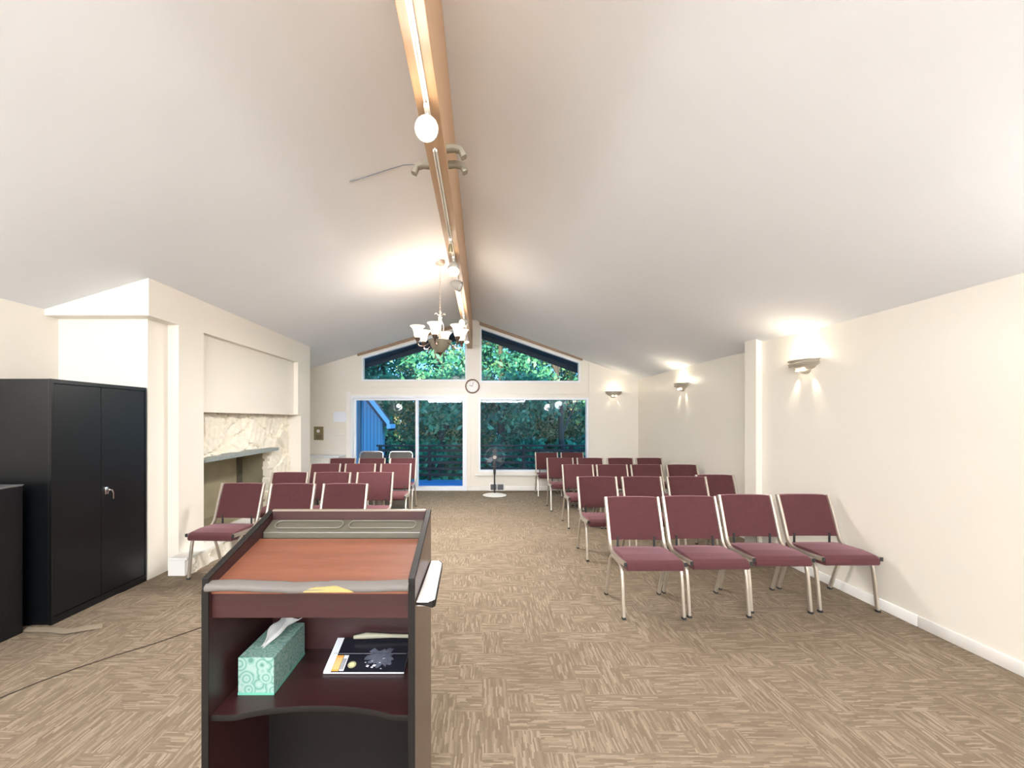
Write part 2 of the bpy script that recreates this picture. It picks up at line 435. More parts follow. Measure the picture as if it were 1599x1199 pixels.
# baseboards
def bb(a, b, label, name='baseboard_right'):
    o = MB().box(a, b, .006).build(name, 'white', smooth=True); struct(o, label, 'baseboard')
bb((RX - .014, NY, 0), (RX + .002, 3.15 + .0, .085), 'white baseboard along the right wall near the camera')
bb((RX - .014, 3.155, 0), (RX + .002, 4.918, .085), 'white baseboard along the right wall beside the front row')
bb((RX2 - .014, 5.14, 0), (RX2 + .002, D - .015, .085), 'white baseboard along the right wall beyond the pilaster')
bb((X(731), D - .014, 0), (X(927), D + .002, .10), 'white baseboard under the picture window', 'baseboard_far')
bb((X(928), D - .014, 0), (RX2 - .016, D + .002, .10), 'white baseboard in the far right corner', 'baseboard_far')
# trims on the far wall
def trim(name, m, mat, label): return struct(m.build(name, mat, smooth=False), label, 'trim')
m = MB(); m.box((X(919.5), D - .02, .1), (X(927.5), D + .002, zc(X(927), D) - .005)); trim('trim_1', m, 'wall', 'vertical flat trim board right of the picture window')
m = MB(); m.prism([(X(559), GL[0] + .020), (X(728), GL[1] + .030), (X(728), zc(X(728), D) - .002), (X(559), zc(X(559), D) - .002)], 'y', D - .05, D + .002)
trim('trim_2', m, 'rakewood', 'brown sloping trim above the left gable window')
m = MB(); m.prism([(X(749), GR[0] + .034), (X(909), GR[1] + .024), (X(909), zc(X(909), D) - .002), (X(749), zc(X(749), D) - .002)], 'y', D - .05, D + .002)
trim('trim_3', m, 'rakewood', 'brown sloping trim above the right gable window')
m = MB(); m.box((X(730.5), D - .045, fz(540)), (X(746.5), D + .002, RZ - .02)); m.box((X(730.5), D - .045, .1), (X(735), D + .002, fz(618))); m.box((X(742), D - .045, .1), (X(746.5), D + .002, fz(618)))
trim('trim_4', m, 'wall', 'cream post boards between the two windows under the beam')
m = MB(); m.box((X(565), D - .022, fz(604)), (X(727), D + .002, fz(601))); m.box((X(548), D - .022, fz(615.5)), (X(920), D + .002, fz(612.5)))
trim('trim_5', m, 'wall', 'horizontal cream band between upper and lower windows')

# windows
def ring(m, pts, wid, ya, yb):
    # frame following polygon pts (x,z) inwards by wid
    n = len(pts); cx = sum(p[0] for p in pts) / n; cz = sum(p[1] for p in pts) / n
    inn = []
    for i in range(n):
        p0, p1, p2 = Vector(pts[i - 1]), Vector(pts[i]), Vector(pts[(i + 1) % n])
        d1 = (p1 - p0).normalized(); d2 = (p2 - p1).normalized()
        n1 = Vector((-d1.y, d1.x)); n2 = Vector((-d2.y, d2.x))
        b = (n1 + n2); b = b / max(.3, b.dot(n1)); inn.append(p1 + b * wid)
    for i in range(n):
        j = (i + 1) % n
        m.prism([tuple(pts[i]), tuple(pts[j]), tuple(inn[j]), tuple(inn[i])], 'y', ya, yb)
    return inn
def window(name, pts, wid, label, cat='window', glassY=D + .07):
    m = MB(); inn = ring(m, pts, wid, D - .012, D + .10)
    f = struct(m.build(name, 'vinyl'), label, cat)
    g = MB(); g.prism([tuple(p) for p in inn], 'y', glassY, glassY + .006); g.build('window_pane', 'glass', f)
    return f
window('window_1', [(X(565), fz(595)), (X(729), fz(595)), (X(729), GL[1]), (X(565), GL[0])], .035, 'trapezoid gable window left of the central post')
window('window_2', [(X(749.5), fz(597)), (X(906), fz(597)), (X(906), GR[1]), (X(749.5), GR[0])], .035, 'trapezoid gable window right of the central post')
w3 = window('window_3', [(X(747), fz(737)), (X(919), fz(737)), (X(919), fz(621)), (X(747), fz(621))], .045, 'wide picture window overlooking the deck')
MB().box((X(741), D - .075, fz(742)), (X(922), D + .002, fz(739.5)), .006).build('window_sill', 'white', w3)
# interior casings
m = MB()
m.box((X(541), D - .018, 0), (X(547.9), D + .002, fz(612))); m.box((X(541), D - .02, fz(618)), (X(731), D + .002, fz(613)))
trim('trim_6', m, 'white', 'cream casing around the sliding door')
m = MB(); m.box((-2.9, NY - .002, 2.30), (2.3, NY + .04, 2.36)); m.box((-2.9, NY - .002, 2.96), (2.3, NY + .04, 3.02)); m.box((-2.9, NY - .002, 2.36), (-2.84, NY + .04, 2.96)); m.box((2.24, NY - .002, 2.36), (2.3, NY + .04, 2.96))
struct(m.build('fill_light_frame', 'vinyl'), 'added window-like frame around the fill light behind the camera', 'window')  # frame added to surround the fill light; no opening behind it
# sliding door
d1 = MB(); ring(d1, [(X(548), 0.0), (X(729), 0.0), (X(729), fz(618)), (X(548), fz(618))], .045, D - .015, D + .13)
door = struct(d1.build('door_1', 'vinyl'), 'white framed sliding glass door to the deck', 'door')
def panel(xa, xb, ya, yb):
    m = MB(); pts = [(xa, .045), (xb, .045), (xb, fz(618) - .045), (xa, fz(618) - .045)]
    inn = ring(m, pts, .05, ya, yb); f = m.build('sliding_panel', 'vinyl', door)
    g = MB(); y = (ya + yb) / 2; g.prism([tuple(p) for p in inn], 'y', y, y + .006); g.build('door_pane', 'glass', f); return f
panel(X(551), X(653), D + .065, D + .105); pr = panel(X(648.5), X(726), D + .015, D + .055)
MB().box((X(650) - .012, D - .012, .95), (X(650) + .012, D + .016, 1.15), .006).build('door_handle', 'vinyl', pr)

# ------------------------------------------------------------------ ridge beam
m = MB(); bx0, bx1, bz = -.322, -.210, H + 1.535
m.box((bx0, NY, bz), (bx1, D - .05, RZ + .05), .004)
beam = m.build('ceiling_beam', 'beam'); tag(beam, 'long honey coloured wooden ridge beam along the ceiling peak', 'beam')

# ------------------------------------------------------------------ exterior
m = MB(); m.box((-6, D + .17, -.20), (7, 11.35, -.06)); deck = m.build('deck_floor', 'deckblue'); struct(deck, 'blue painted wooden deck outside the door', 'deck')
m = MB()
for sgn in (-1, 1):
    x1_ = -5.2 if sgn < 0 else 4.9
    ez = zc(x1_, 9)
    m.prism([(RID, RZ - .05), (x1_, ez - .05), (x1_, ez + .26), (RID, RZ + .26)], 'y', D + .17, 10.15)
    m.prism([(RID, RZ - .17), (x1_, ez - .17), (x1_, ez + .26), (RID, RZ + .26)], 'y', 10.15, 10.19)
struct(m.build('roof_overhang', 'navy'), 'dark navy underside of the roof overhang outside', 'roof')
# railing
rl = thing('deck_railing', 'dark horizontal board railing along the far edge of the deck', 'railing', (0, 11.2, -.06))
def ry(py): return H + .06 + (VY - py) * 11.2 / F
xl = (591 - VX) * 11.2 / F
for i, py in enumerate((703, 712.5, 722, 731.5, 741)):
    MB().box((xl, -.02, ry(py + 2.2)), (4.6, .02, ry(py - 1.8)), .004).build('rail_board', 'rail', rl)
MB().box((xl - .05, -.05, ry(697)), (4.6, .05, ry(694.5)), .005).build('top_rail', 'rail', rl)
for px in (593, 670.5, 745, 818, 893, 970):
    x = (px - VX) * 11.2 / F; MB().box((x - .04, .021, 0), (x + .04, .10, ry(697)), .004).build('post', 'rail', rl)
# blue wing of the house
wy = 12.0
def wx(px): return (px - VX) * wy / F
def wz(py): return H + (VY - py) * wy / F
wing = thing('house_wing', 'blue vertical sided wing of the house beyond the sliding door', 'building', (wx(575), wy, -3))
def wb(m, n, mat): o = m.build(n, mat, wing); o.location = (-wx(575), -wy, 3); return o
m = MB(); sl = 1.28
zr = wz(653); xr = wx(597)
m.prism([(-7, -3), (xr, -3), (xr, zr), (xr - 2.4, zr + 2.4 * sl), (-7, zr + 2.4 * sl)], 'y', wy, wy + .30); wb(m, 'siding_wall', 'siding')
m = MB(); e = wx(612); ze = zr - (e - xr) * sl
m.prism([(e, ze), (e - 3, ze + 3 * sl), (e - 3, ze + 3 * sl + .16), (e, ze + .16)], 'y', wy - .35, wy + .40); wb(m, 'roof', 'navy')
m = MB(); m.prism([(e + .01, ze + .10), (e - 3, ze + 3 * sl + .14), (e - 3, ze + 3 * sl + .36), (e + .01, ze + .27)], 'y', wy - .40, wy - .351); wb(m, 'fascia_board', 'fascia')
m = MB(); m.box((e - .05, wy - .45, ze + .06), (e + .06, wy + .2, ze + .18), .01); wb(m, 'gutter', 'fascia')
m = MB(); m.box((wx(558.5), wy - .05, -3), (wx(563.5), wy - .001, 3.6)); wb(m, 'corner_trim', 'greytrim')
# ground
m = MB(); m.box((-60, 9.6, -3.4), (60, 90, -3.0)); struct(m.build('ground', 'ground'), 'dark forest floor below the deck', 'ground')

def leaves(pts_fn, n, size, rnd, flat_=False):
    V = []; Fc = []
    for i in range(n):
        c, s = pts_fn(rnd)
        a = Vector((rnd.gauss(0, 1), rnd.gauss(0, 1), rnd.gauss(0, 1))).normalized(); b = a.orthogonal().normalized()
        q = Matrix.Rotation(rnd.uniform(0, 6.28), 3, a); b = q @ b; c2 = a.cross(b)
        L = size * s * rnd.uniform(.6, 1.4); k = len(V)
        V += [c - b * L, c + c2 * L * .5, c + b * L, c - c2 * L * .5]; Fc.append((k, k + 1, k + 2, k + 3))
    return V, Fc
def rawmesh(name, V, Fc, mat, parent=None):
    me = bpy.data.meshes.new(name); me.from_pydata([tuple(v) for v in V], [], Fc); me.materials.append(M[mat]); me.update()
    o = bpy.data.objects.new(name, me); C.objects.link(o)
    if parent: o.parent = parent
    return o
def broadleaf(seed, h, cr, mat, n=9000, size=.11):
    rnd = random.Random(seed); root = thing('broadleaf_tree', '', 'tree')
    m = MB(); path = [Vector((rnd.gauss(0, .12) * i, rnd.gauss(0, .12) * i, h * .85 * i / 7)) for i in range(8)]
    m.tube(path, .17, 8, [1 - .11 * i for i in range(8)])
    cl = []
    for i in range(60):
        z = rnd.uniform(.12, 1.0) * h; rr = cr * math.sin(PI * min(1, (z / h) * .85 + .12)) ** .6
        a = rnd.uniform(0, 6.28); q = rnd.random() ** .5 * rr
        cl.append((Vector((math.cos(a) * q, math.sin(a) * q, z)), rnd.uniform(.35, .8)))
    for i in range(12):
        c, _ = cl[i * 5]; z0 = c.z * .75; k = min(7, int(z0 / (h * .85) * 7)); m.tube([path[k], (path[k] + c) / 2 + Vector((0, 0, .1)), c], .045, 6, [1, .7, .3])
    m.build('trunk', 'bark', root)
    def fn(r):
        c, s = r.choice(cl); d = Vector((r.gauss(0, 1), r.gauss(0, 1), r.gauss(0, .7))); return c + d * s * .55, 1
    V, Fc = leaves(fn, n, size, rnd); rawmesh('foliage', V, Fc, mat, root); return root
def conifer(seed, h, br, n=9000):
    rnd = random.Random(seed); root = thing('conifer_tree', '', 'tree')
    m = MB(); m.tube([(0, 0, 0), (.05, 0, h * .5), (0, .04, h)], .2, 8, [1, .6, .1])
    bs = []
    for i in range(110):
        z = h * (.04 + .95 * i / 110); L = br * (1 - z / h) ** .8 + .25; a = rnd.uniform(0, 6.28)
        bs.append((z, L, a))
        if i % 4 == 0: m.tube([(0, 0, z), (math.cos(a) * L, math.sin(a) * L, z - L * .35)], .025, 5, [1, .3])
    m.build('trunk', 'bark', root)
    def fn(r):
        z, L, a = r.choice(bs); t = r.random() ** .6; q = t * L
        return Vector((math.cos(a) * q + r.gauss(0, .11), math.sin(a) * q + r.gauss(0, .11), z - q * .38 + r.gauss(0, .07) - r.random() * .12)), 1
    V, Fc = leaves(fn, n, .10, rnd); rawmesh('foliage', V, Fc, 'leafC', root); return root
tp = [broadleaf(1, 12.5, 3.0, 'leafA'), broadleaf(2, 10.5, 2.7, 'leafB', 10000), broadleaf(3, 13.5, 3.2, 'leafA', 9500), conifer(4, 14, 2.4), conifer(5, 11, 2.0)]
spots = [  # kind, x, y, rz
 (1, -7.0, 17.5, 0, 'small deep green tree closest behind the blue house wing'), (3, -4.3, 18.5, 1, 'conifer just right of the blue house wing'),
 (1, -1.9, 16.6, 2, 'deep green tree seen through the right door pane'), (4, .7, 16.9, .3, 'short conifer directly behind the central post'),
 (1, 3.0, 17.4, 1, 'deep green tree at the middle of the picture window'), (4, 5.4, 18.2, 4, 'short conifer at the right edge of the picture window'),
 (0, -9.5, 23, .5, 'sunlit yellow green tree far left beyond the house wing'), (2, -5.6, 22.5, 1.7, 'tall yellow green tree in the left gable window'),
 (0, -2.2, 22, 3, 'yellow green tree behind the chandelier bowl'), (2, 1.2, 23, 4, 'tall yellow green tree behind the central post'),
 (0, 4.2, 22.2, 5, 'yellow green tree at the middle of the right gable window'), (3, 7.2, 22.5, 2, 'tall conifer at the right end of the right gable window'),
 (2, 10.4, 24, .2, 'yellow green tree at the far right beyond the deck'), (3, -8.0, 28, 1, 'tall conifer at the back left of the woods'),
 (1, -3.9, 27.5, .6, 'deep green tree at the back of the woods left of the post'), (1, -.3, 28, 2.6, 'deep green tree at the back of the woods behind the post'),
 (3, 3.0, 29, 1.2, 'tall conifer at the back of the woods right of the post'), (1, 6.2, 28, 5.6, 'deep green tree at the back right of the woods'),
 (0, 9.6, 30, 3.3, 'yellow green tree in the back right corner of the woods')]
seen = set()
for k, x, y, rz, lab in spots:
    if k not in seen: seen.add(k); o = tp[k]; o.location = (x, y, -3); o.rotation_euler.z = rz
    else: o = dup(tp[k], (x, y, -3), rz, lab)
    o['label'] = lab; o['group'] = 'trees in the woods behind the deck'
rnd = random.Random(9)
def fn(r):
    y = r.uniform(14.2, 30); return Vector((r.uniform(-.62, .62) * y, y, -3 + abs(r.gauss(0, 1.25)) + (y - 14) * .11)), 1
V, Fc = leaves(fn, 26000, .15, rnd); u = rawmesh('undergrowth', V, Fc, 'leafB'); tag(u, 'dense deep green undergrowth beneath the trees behind the deck', 'undergrowth', kind='stuff')

def fn(r):
    y = r.uniform(30, 36); x = r.uniform(-.55, .5) * y; return Vector((x, y, -3 + (6.6 + 1.0 * math.sin(x * .55) + .8 * math.sin(x * 1.7 + 1)) * r.random() ** .8)), 1
V, Fc = leaves(fn, 45000, .17, rnd); u = rawmesh('distant_foliage', V, Fc, 'leafB'); tag(u, 'distant wall of green foliage closing the woods', 'foliage', kind='stuff')
# ------------------------------------------------------------------ chairs
def make_chair():
    root = thing('banquet_chair', '', 'chair')
    ww = .2375
    def L(p): return [(p_[0], p_[1] - .24, p_[2]) if len(p_) == 3 else (0, p_[0] - .24, p_[1]) for p_ in p]
    # seat cushion with waterfall front
    prof = [(-.035, .378), (-.045, .40), (-.035, .43), (.0, .452), (.12, .462), (.30, .455), (.41, .440), (.415, .405), (.39, .392), (.05, .372)]
    m = MB(); m.prism([(a - .24, b) for a, b in prof], 'x', -ww + .022, ww - .022, .009, 2); m.build('seat', 'maroon', root, smooth=True)
    # backrest, slightly bowed panel
    m = MB(); t = bmesh.new(); nx, nz = 8, 6; V = {}
    for k in (0, 1):
        for i in range(nx + 1):
            for j in range(nz + 1):
                u = i / nx * 2 - 1; v = j / nz; x = u * (ww - .020)
                y = .372 + v * .122 + (.012 * (1 - u * u)) - .24 + (.042 if k else 0) + (-.008 if k == 0 else .006) * (1 - abs(2 * v - 1) ** 4) * (1 - u ** 6)
                V[k, i, j] = t.verts.new((x, y, .502 + v * .338 + .0045 * (1 - abs(u) ** 4) * (1 if j == nz else 0)))
    for i in range(nx):
        for j in range(nz):
            t.faces.new((V[0, i, j], V[0, i + 1, j], V[0, i + 1, j + 1], V[0, i, j + 1])); t.faces.new((V[1, i, j], V[1, i, j + 1], V[1, i + 1, j + 1], V[1, i + 1, j]))
    for i in range(nx):
        for j in (0, nz): t.faces.new((V[0, i, j], V[0, i + 1, j], V[1, i + 1, j], V[1, i, j]))
    for j in range(nz):
        for i in (0, nx): t.faces.new((V[0, i, j], V[0, i, j + 1], V[1, i, j + 1], V[1, i, j]))
    bmesh.ops.recalc_face_normals(t, faces=list(t.faces)); m.add(t)
    m.build('backrest', 'maroon', root, smooth=True)
    for s in (-1, 1):
        xx = s * (ww - .010)
        pts = [(xx, -.03, .428), (xx, .12, .420)] + [tuple(q) for q in bez((xx, .25, .418), (xx, .345, .42), (xx, .372, .50), 6)] + [(xx, .435, .68), (xx, .495, .845)]
        m = MB(); m.sweep(L(pts), .024, .036, (1, 0, 0), 10, .45)
        rl_ = m.build('side_frame', 'champ', root, smooth=True)
        MB().box((xx - .011, -.040 - .24, .413), (xx + .011, -.03 - .24, .444), .003).build('end_cap', 'rubber', rl_)
        xl = s * (ww - .008)
        fp = [(xl, 0, .012), (xl, .025, .22)] + [tuple(q) for q in bez((xl, .04, .32), (xl, .055, .40), (xl, .125, .402), 5)] + [(xl, .17, .402)]
        m = MB(); m.sweep(L(fp), .025, .029, (1, 0, 0), 10, .6); lg = m.build('leg', 'champ', root, smooth=True)
        MB().box((xl - .0135, -.017 - .24, 0), (xl + .0135, .015 - .24, .018), .003).build('foot_cap', 'rubber', lg)
        fp = [(xl, .17, .402)] + [tuple(q) for q in bez((xl, .26, .402), (xl, .33, .40), (xl, .36, .31), 5)] + [(xl, .40, .20), (xl, .468, .012)]
        m = MB(); m.sweep(L(fp), .025, .029, (1, 0, 0), 10, .6); lg = m.build('leg', 'champ', root, smooth=True)
        MB().box((xl - .0135, .453 - .24, 0), (xl + .0135, .487 - .24, .018), .003).build('foot_cap', 'rubber', lg)
    m = MB(); m.box((-ww + .02, -.17, .362), (ww - .02, -.145, .378), .003); m.build('crossbar', 'champ', root)
    m = MB(); m.box((-ww + .02, .09, .372), (ww - .02, .115, .388), .003); m.build('crossbar', 'champ', root)
    for s in (-1, 1):
        m = MB(); m.box((s * .155 - .008, .138, .43), (s * .155 + .008, .146, .53)); m.build('back_bracket', 'rubber', root)
    return root
ROW = ['front', 'second', 'third', 'fourth']
chairs = []
GRr = 'maroon chairs in the right block'; GLl = 'maroon chairs in the left block'
def yr(yt): return yt - .495 + .24     # back-top depth -> chair centre depth
chairs += [(1.31, 3.275 + .24, 0, 'maroon cushioned chair at the aisle end of the front row, right block', GRr),
 (1.825, 3.305 + .24, 0, 'maroon cushioned chair second from the aisle in the front row, right block', GRr),
 (2.36, 3.38 + .24, -1.5, 'maroon cushioned chair third from the aisle in the front row, right block', GRr),
 (2.905, 3.40 + .24, 0, 'maroon cushioned chair tight against the right wall in the front row', GRr)]
names4 = ['at the aisle end of', 'second from the aisle in', 'third from the aisle in', 'nearest the right wall in']
for r, (yt, xs) in enumerate([(5.12, (1.364, 1.895, 2.43, 2.86)), (6.51, (1.444, 1.96, 2.48, 3.02)), (7.66, (1.384, 1.92, 2.456, 2.97))]):
    for i, x in enumerate(xs):
        yy = yr(yt) + (.17 if (r == 0 and i == 3) else 0)
        chairs.append((x, yy, 0, 'maroon cushioned chair %s the %s row of the right block' % (names4[i], ROW[r + 1]), GRr))
chairs += [(1.336, yr(8.95), 0, 'maroon cushioned chair at the aisle side of the last pair by the picture window', GRr),
 (1.87, yr(8.95), 0, 'maroon cushioned chair on the wall side of the last pair by the picture window', GRr)]
lnames = ['nearest the fireplace in', 'in the middle of', 'at the aisle end of']
for r, (yt, xs) in enumerate([(4.55, (-2.56, -2.0, -1.445)), (5.55, (-2.48, -1.93, -1.38)), (6.64, (-2.42, -1.88, -1.332)), (7.6, (-2.467, -1.945, -1.395))]):
    for i, x in enumerate(xs):
        a = 0
        if r == 0 and i == 0: a = -3
        chairs.append((x, yr(yt) + (.03 if (r, i) == (0, 0) else 0), a, 'maroon cushioned chair %s the %s row of the left block' % (lnames[i], ROW[r]), GLl))
proto = make_chair()
for i, (x, y, a, lab, gp) in enumerate(chairs):
    if i == 0: proto.location = (x, y, 0); proto['label'] = lab; proto['group'] = gp
    else: dup(proto, (x, y, 0), R(a), lab, gp)
# grey folding chairs
def folding():
    root = thing('folding_chair', '', 'chair'); ww = .235
    for s in (-1, 1):
        x = s * ww
        MB().tube([(x, .21, .87 - .10), (x, .18, .60), (x, .10, .42), (x, -.20, .01)], .012, 8).build('leg', 'chrome', root, smooth=True)
        MB().tube([(x * .93, .05, .42), (x * .93, .24, .01)], .011, 8).build('leg', 'chrome', root, smooth=True)
    pts = [(-ww, .205, .73)] + [tuple(q) for q in bez((-ww, .213, .80), (-ww, .22, .875), (-ww + .07, .22, .875), 5)] + [tuple(q) for q in bez((ww - .07, .22, .875), (ww, .22, .875), (ww, .213, .80), 5)] + [(ww, .205, .73)]
    MB().tube(pts, .013, 8).build('back_frame', 'chrome', root, smooth=True)
    m = MB(); a = [(-ww + .012, .60), (ww - .012, .60), (ww - .012, .80), (ww - .06, .862), (-ww + .06, .862), (-ww + .012, .80)]
    m.prism(a, 'y', .185, .215, .008, 2); m.build('backrest', 'greyfab', root, smooth=True)
    MB().box((-ww + .02, -.20, .42), (ww - .02, .19, .46), .015, 3).build('seat', 'greyfab', root, smooth=True)
    return root
fc = folding(); fc.location = (-2.27, 8.6, 0); fc['label'] = 'grey folding chair with rounded chrome frame, the left one of two at the sliding door'; fc['group'] = 'grey folding chairs by the sliding door'
dup(fc, (-1.665, 8.6, 0), 0, 'grey folding chair with rounded chrome frame, the right one of two at the sliding door')

# ------------------------------------------------------------------ lectern
LY0, LY1 = 1.247, 1.643; lx0, lx1 = -.815, -.195; zf, zb = 1.057, 1.174
lec = thing('lectern', 'dark mahogany multimedia lectern with red brown sloping top', 'lectern', ((lx0 + lx1) / 2, (LY0 + LY1) / 2, 0))
def lb(m, n, mat, par=None, smooth=False):
    o = m.build(n, mat, par or lec, smooth=smooth)
    if par is None: o.location = (-(lx0 + lx1) / 2, -(LY0 + LY1) / 2, 0)
    return o
sp = [(LY0, 0.05), (LY1, 0.05), (LY1, zb), (LY0, zf)]
for (a, b) in ((lx0, lx0 + .020), (lx1 - .020, lx1)):
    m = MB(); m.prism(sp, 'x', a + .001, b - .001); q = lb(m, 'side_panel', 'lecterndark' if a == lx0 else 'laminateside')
    m = MB(); e1 = .004
    m.prism([(LY0 - .001, zf - .03), (LY0 - .001, zf + e1), (LY1 + .001, zb + e1), (LY1 + .001, zb - .004), (LY0 + .003, zf - .004), (LY0 + .003, zf - .03)], 'x', a, b, .0015, 1)
    m.box((a, LY0 - .002, .05), (b, LY0 + .002, zf - .028))
    lb(m, 'edge_band', 'edge', q)
xi0, xi1 = lx0 + .020, lx1 - .020
sl_ = (zb - zf) / (LY1 - LY0)
def zs(y, off): return zf + (y - LY0) * sl_ + off
# reading surface
ya, yb = LY0 + .012, 1.535
m = MB(); m.prism([(ya, zs(ya, -.030)), (yb, zs(yb, -.046)), (yb, zs(yb, -.066)), (ya, zs(ya, -.050))], 'x', xi0, xi1); lb(m, 'reading_surface', 'lecternwood')
# dark gap then pen ledge
m = MB(); m.prism([(1.535, zs(1.535, -.11)), (LY1 - .02, zs(1.62, -.11)), (LY1 - .02, zs(1.62, -.10)), (1.535, zs(1.535, -.10))], 'x', xi0, xi1); lb(m, 'inner_ledge', 'edge')
lg = MB(); py0, py1 = 1.556, LY1 - .016
lg.prism([(py0, zs(py0, -.034)), (py1, zs(py1, -.026)), (py1, zs(py1, -.05)), (py0, zs(py0, -.058))], 'x', xi0, xi1, .003, 2); pl = lb(lg, 'pen_ledge', simple('olive_grey_plastic', (.085, .075, .055), .35))
for xa, xb in ((xi0 + .03, (xi0 + xi1) / 2 - .012), ((xi0 + xi1) / 2 + .012, xi1 - .03)):
    g = MB(); yy = (py0 + py1) / 2; z = zs(yy, -.029)
    n = 10; pts = []; r = .016
    for k in range(n + 1): t = PI / 2 + PI * k / n; pts.append((xa + r + r * math.cos(t), yy + r * math.sin(t) * 1.25))
    for k in range(n + 1): t = -PI / 2 + PI * k / n; pts.append((xb - r + r * math.cos(t), yy + r * math.sin(t) * 1.25))
    P3 = [Vector((p[0], p[1], zs(p[1], -.0285 + (p[1] - py0) * .11))) for p in pts]
    g.tube(P3 + [P3[0]], .0022, 6); o = g.build('tray_slot', simple('pale_slot_rim', (.16, .15, .12), .4, .2), pl, smooth=True)
# back panel
m = MB(); m.box((xi0, LY1 - .018, .05), (xi1, LY1, zb + .002), .002, 1); lb(m, 'back_panel', 'lecterndark')
m = MB(); m.box((xi0, LY1 - .019, zb + .0005), (xi1, LY1 + .001, zb + .006), .001, 1); lb(m, 'top_edge_band', simple('pale_worn_edge', (.22, .17, .13), .4))
# front apron
m = MB(); m.box((xi0, LY0 + .015, zf - .118), (xi1, LY0 + .033, zf - .031)); lb(m, 'front_apron', 'lecterndark')
# grey padded front strip with yellow foam showing
m = MB(); path = []; tap = []
for i in range(25):
    t = i / 24; x = xi0 - .006 + (xi1 - xi0 + .008) * t
    path.append((x, LY0 + .005 + .002 * math.sin(t * 9), zf - .021 + .002 * math.sin(t * 14) - .004 * (abs(t - .5) < .12)))
m.sweep(path, .040, .022, (0, 1, .25), 12, .7); st = lb(m, 'padded_strip', 'greystrip', smooth=True)
m = MB(); pts = []
for i in range(13):
    t = i / 12; x = -.515 + t * .145; hgt = .016 * (math.sin(PI * t) ** .6) * (1 + .10 * math.sin(t * 12)) + .0005
    pts.append((x, hgt))
zz = zf - .031
m.prism([(-.515, zz)] + [(a, zz + b) for a, b in pts] + [(-.370, zz)], 'y', LY0 - .0165, LY0 - .004); lb(m, 'exposed_foam', 'yellow', st)
# cubby shelf, with concave front edge
szz = H - (1050 - VY) / F * (LY0 + .13)
szz = .655
m = MB(); t = bmesh.new(); n = 24
front = []
for i in range(n + 1):
    u = i / n; x = xi0 + (xi1 - xi0) * u
    c = max(0, 1 - ((u - .52) / .40) ** 2); front.append((x, LY0 + .012 + .042 * (c ** .8)))
m.prism([(xi0, LY1 - .018)] + front + [(xi1, LY1 - .018)], 'z', szz - .018, szz); sh = lb(m, 'shelf', 'lecterndark')
m = MB(); m.sweep([(a, b, szz - .009) for a, b in front], .004, .017, (0, 1, 0), 8, .6); lb(m, 'shelf_edge', 'edge', sh, True)
m = MB(); m.box((xi0, LY1 - .045, .05), (xi1, LY1 - .03, szz - .02)); lb(m, 'lower_panel', 'edge')
m = MB(); m.box((lx0, LY0, .03), (lx1, LY1, .05)); lb(m, 'base_board', 'lecterndark')
for x in (lx0 + .05, lx1 - .05):
    for y in (LY0 + .05, LY1 - .05):
        m = MB(); m.lathe([(0, -.012), (.015, -.012), (.015, .012), (0, .012)], 16, Matrix.Translation((x, y, .015)) @ Matrix.Rotation(PI / 2, 4, 'Y')); lb(m, 'caster', 'rubber')
# side shelf, folded narrow
m = MB(); t = bmesh.new()
pts = [(lx1 + .001, 1.262), (lx1 + .048, 1.262), (lx1 + .055, 1.272), (lx1 + .045, 1.60), (lx1 + .034, 1.625), (lx1 + .001, 1.625)]
m.prism(pts, 'z', .972, .988, .002, 1); ss = lb(m, 'side_shelf', 'lamwhite')
m = MB(); m.sweep([(a, b, .979) for a, b in pts[:]], .005, .021, (1, 0, 0), 8, .6); lb(m, 'shelf_trim', 'edge', ss, True)
# little screw dots
for (a, b) in ((372, 1068), (526, 1173)):
    pass

# tissue box
tb = thing('tissue_box', 'mint green patterned tissue box standing on the lectern shelf', 'tissue box', (-.712, 1.485, szz), R(0))
bw, bl, bh = .113, .235, .118
MB().box((-bw / 2, -.135, .0012), (bw / 2, .10, bh), .001, 1).build('carton', 'tissuebox', tb)
m = MB(); m.box((-bw / 2 - .0005, -.1356, 0.0005), (bw / 2 + .0005, .1005, .008)); m.build('bottom_band', 'mint', tb)
m = MB(); t = bmesh.new(); n = 14; mm = 6; V = {}
for i in range(n + 1):
    for j in range(mm + 1):
        u = i / n; v = j / mm
        x = -.01 + (v - .5) * (.02 + .055 * u) + .035 * u + .006 * math.sin(u * 9 + v * 5)
        y = -.075 + u * .13 + .01 * math.sin(v * 7)
        z = bh - .002 + .030 * math.sin(min(1, u * 1.5) * PI / 2) + .014 * u * u + .007 * math.sin(v * 8 + u * 4) * u
        V[i, j] = t.verts.new((x, y, z))
for i in range(n):
    for j in range(mm): t.faces.new((V[i, j], V[i + 1, j], V[i + 1, j + 1], V[i, j + 1]))
r_ = bmesh.ops.solidify(t, geom=list(t.faces), thickness=.0012); m.add(t); m.build('tissue', 'tissue', tb, smooth=True)
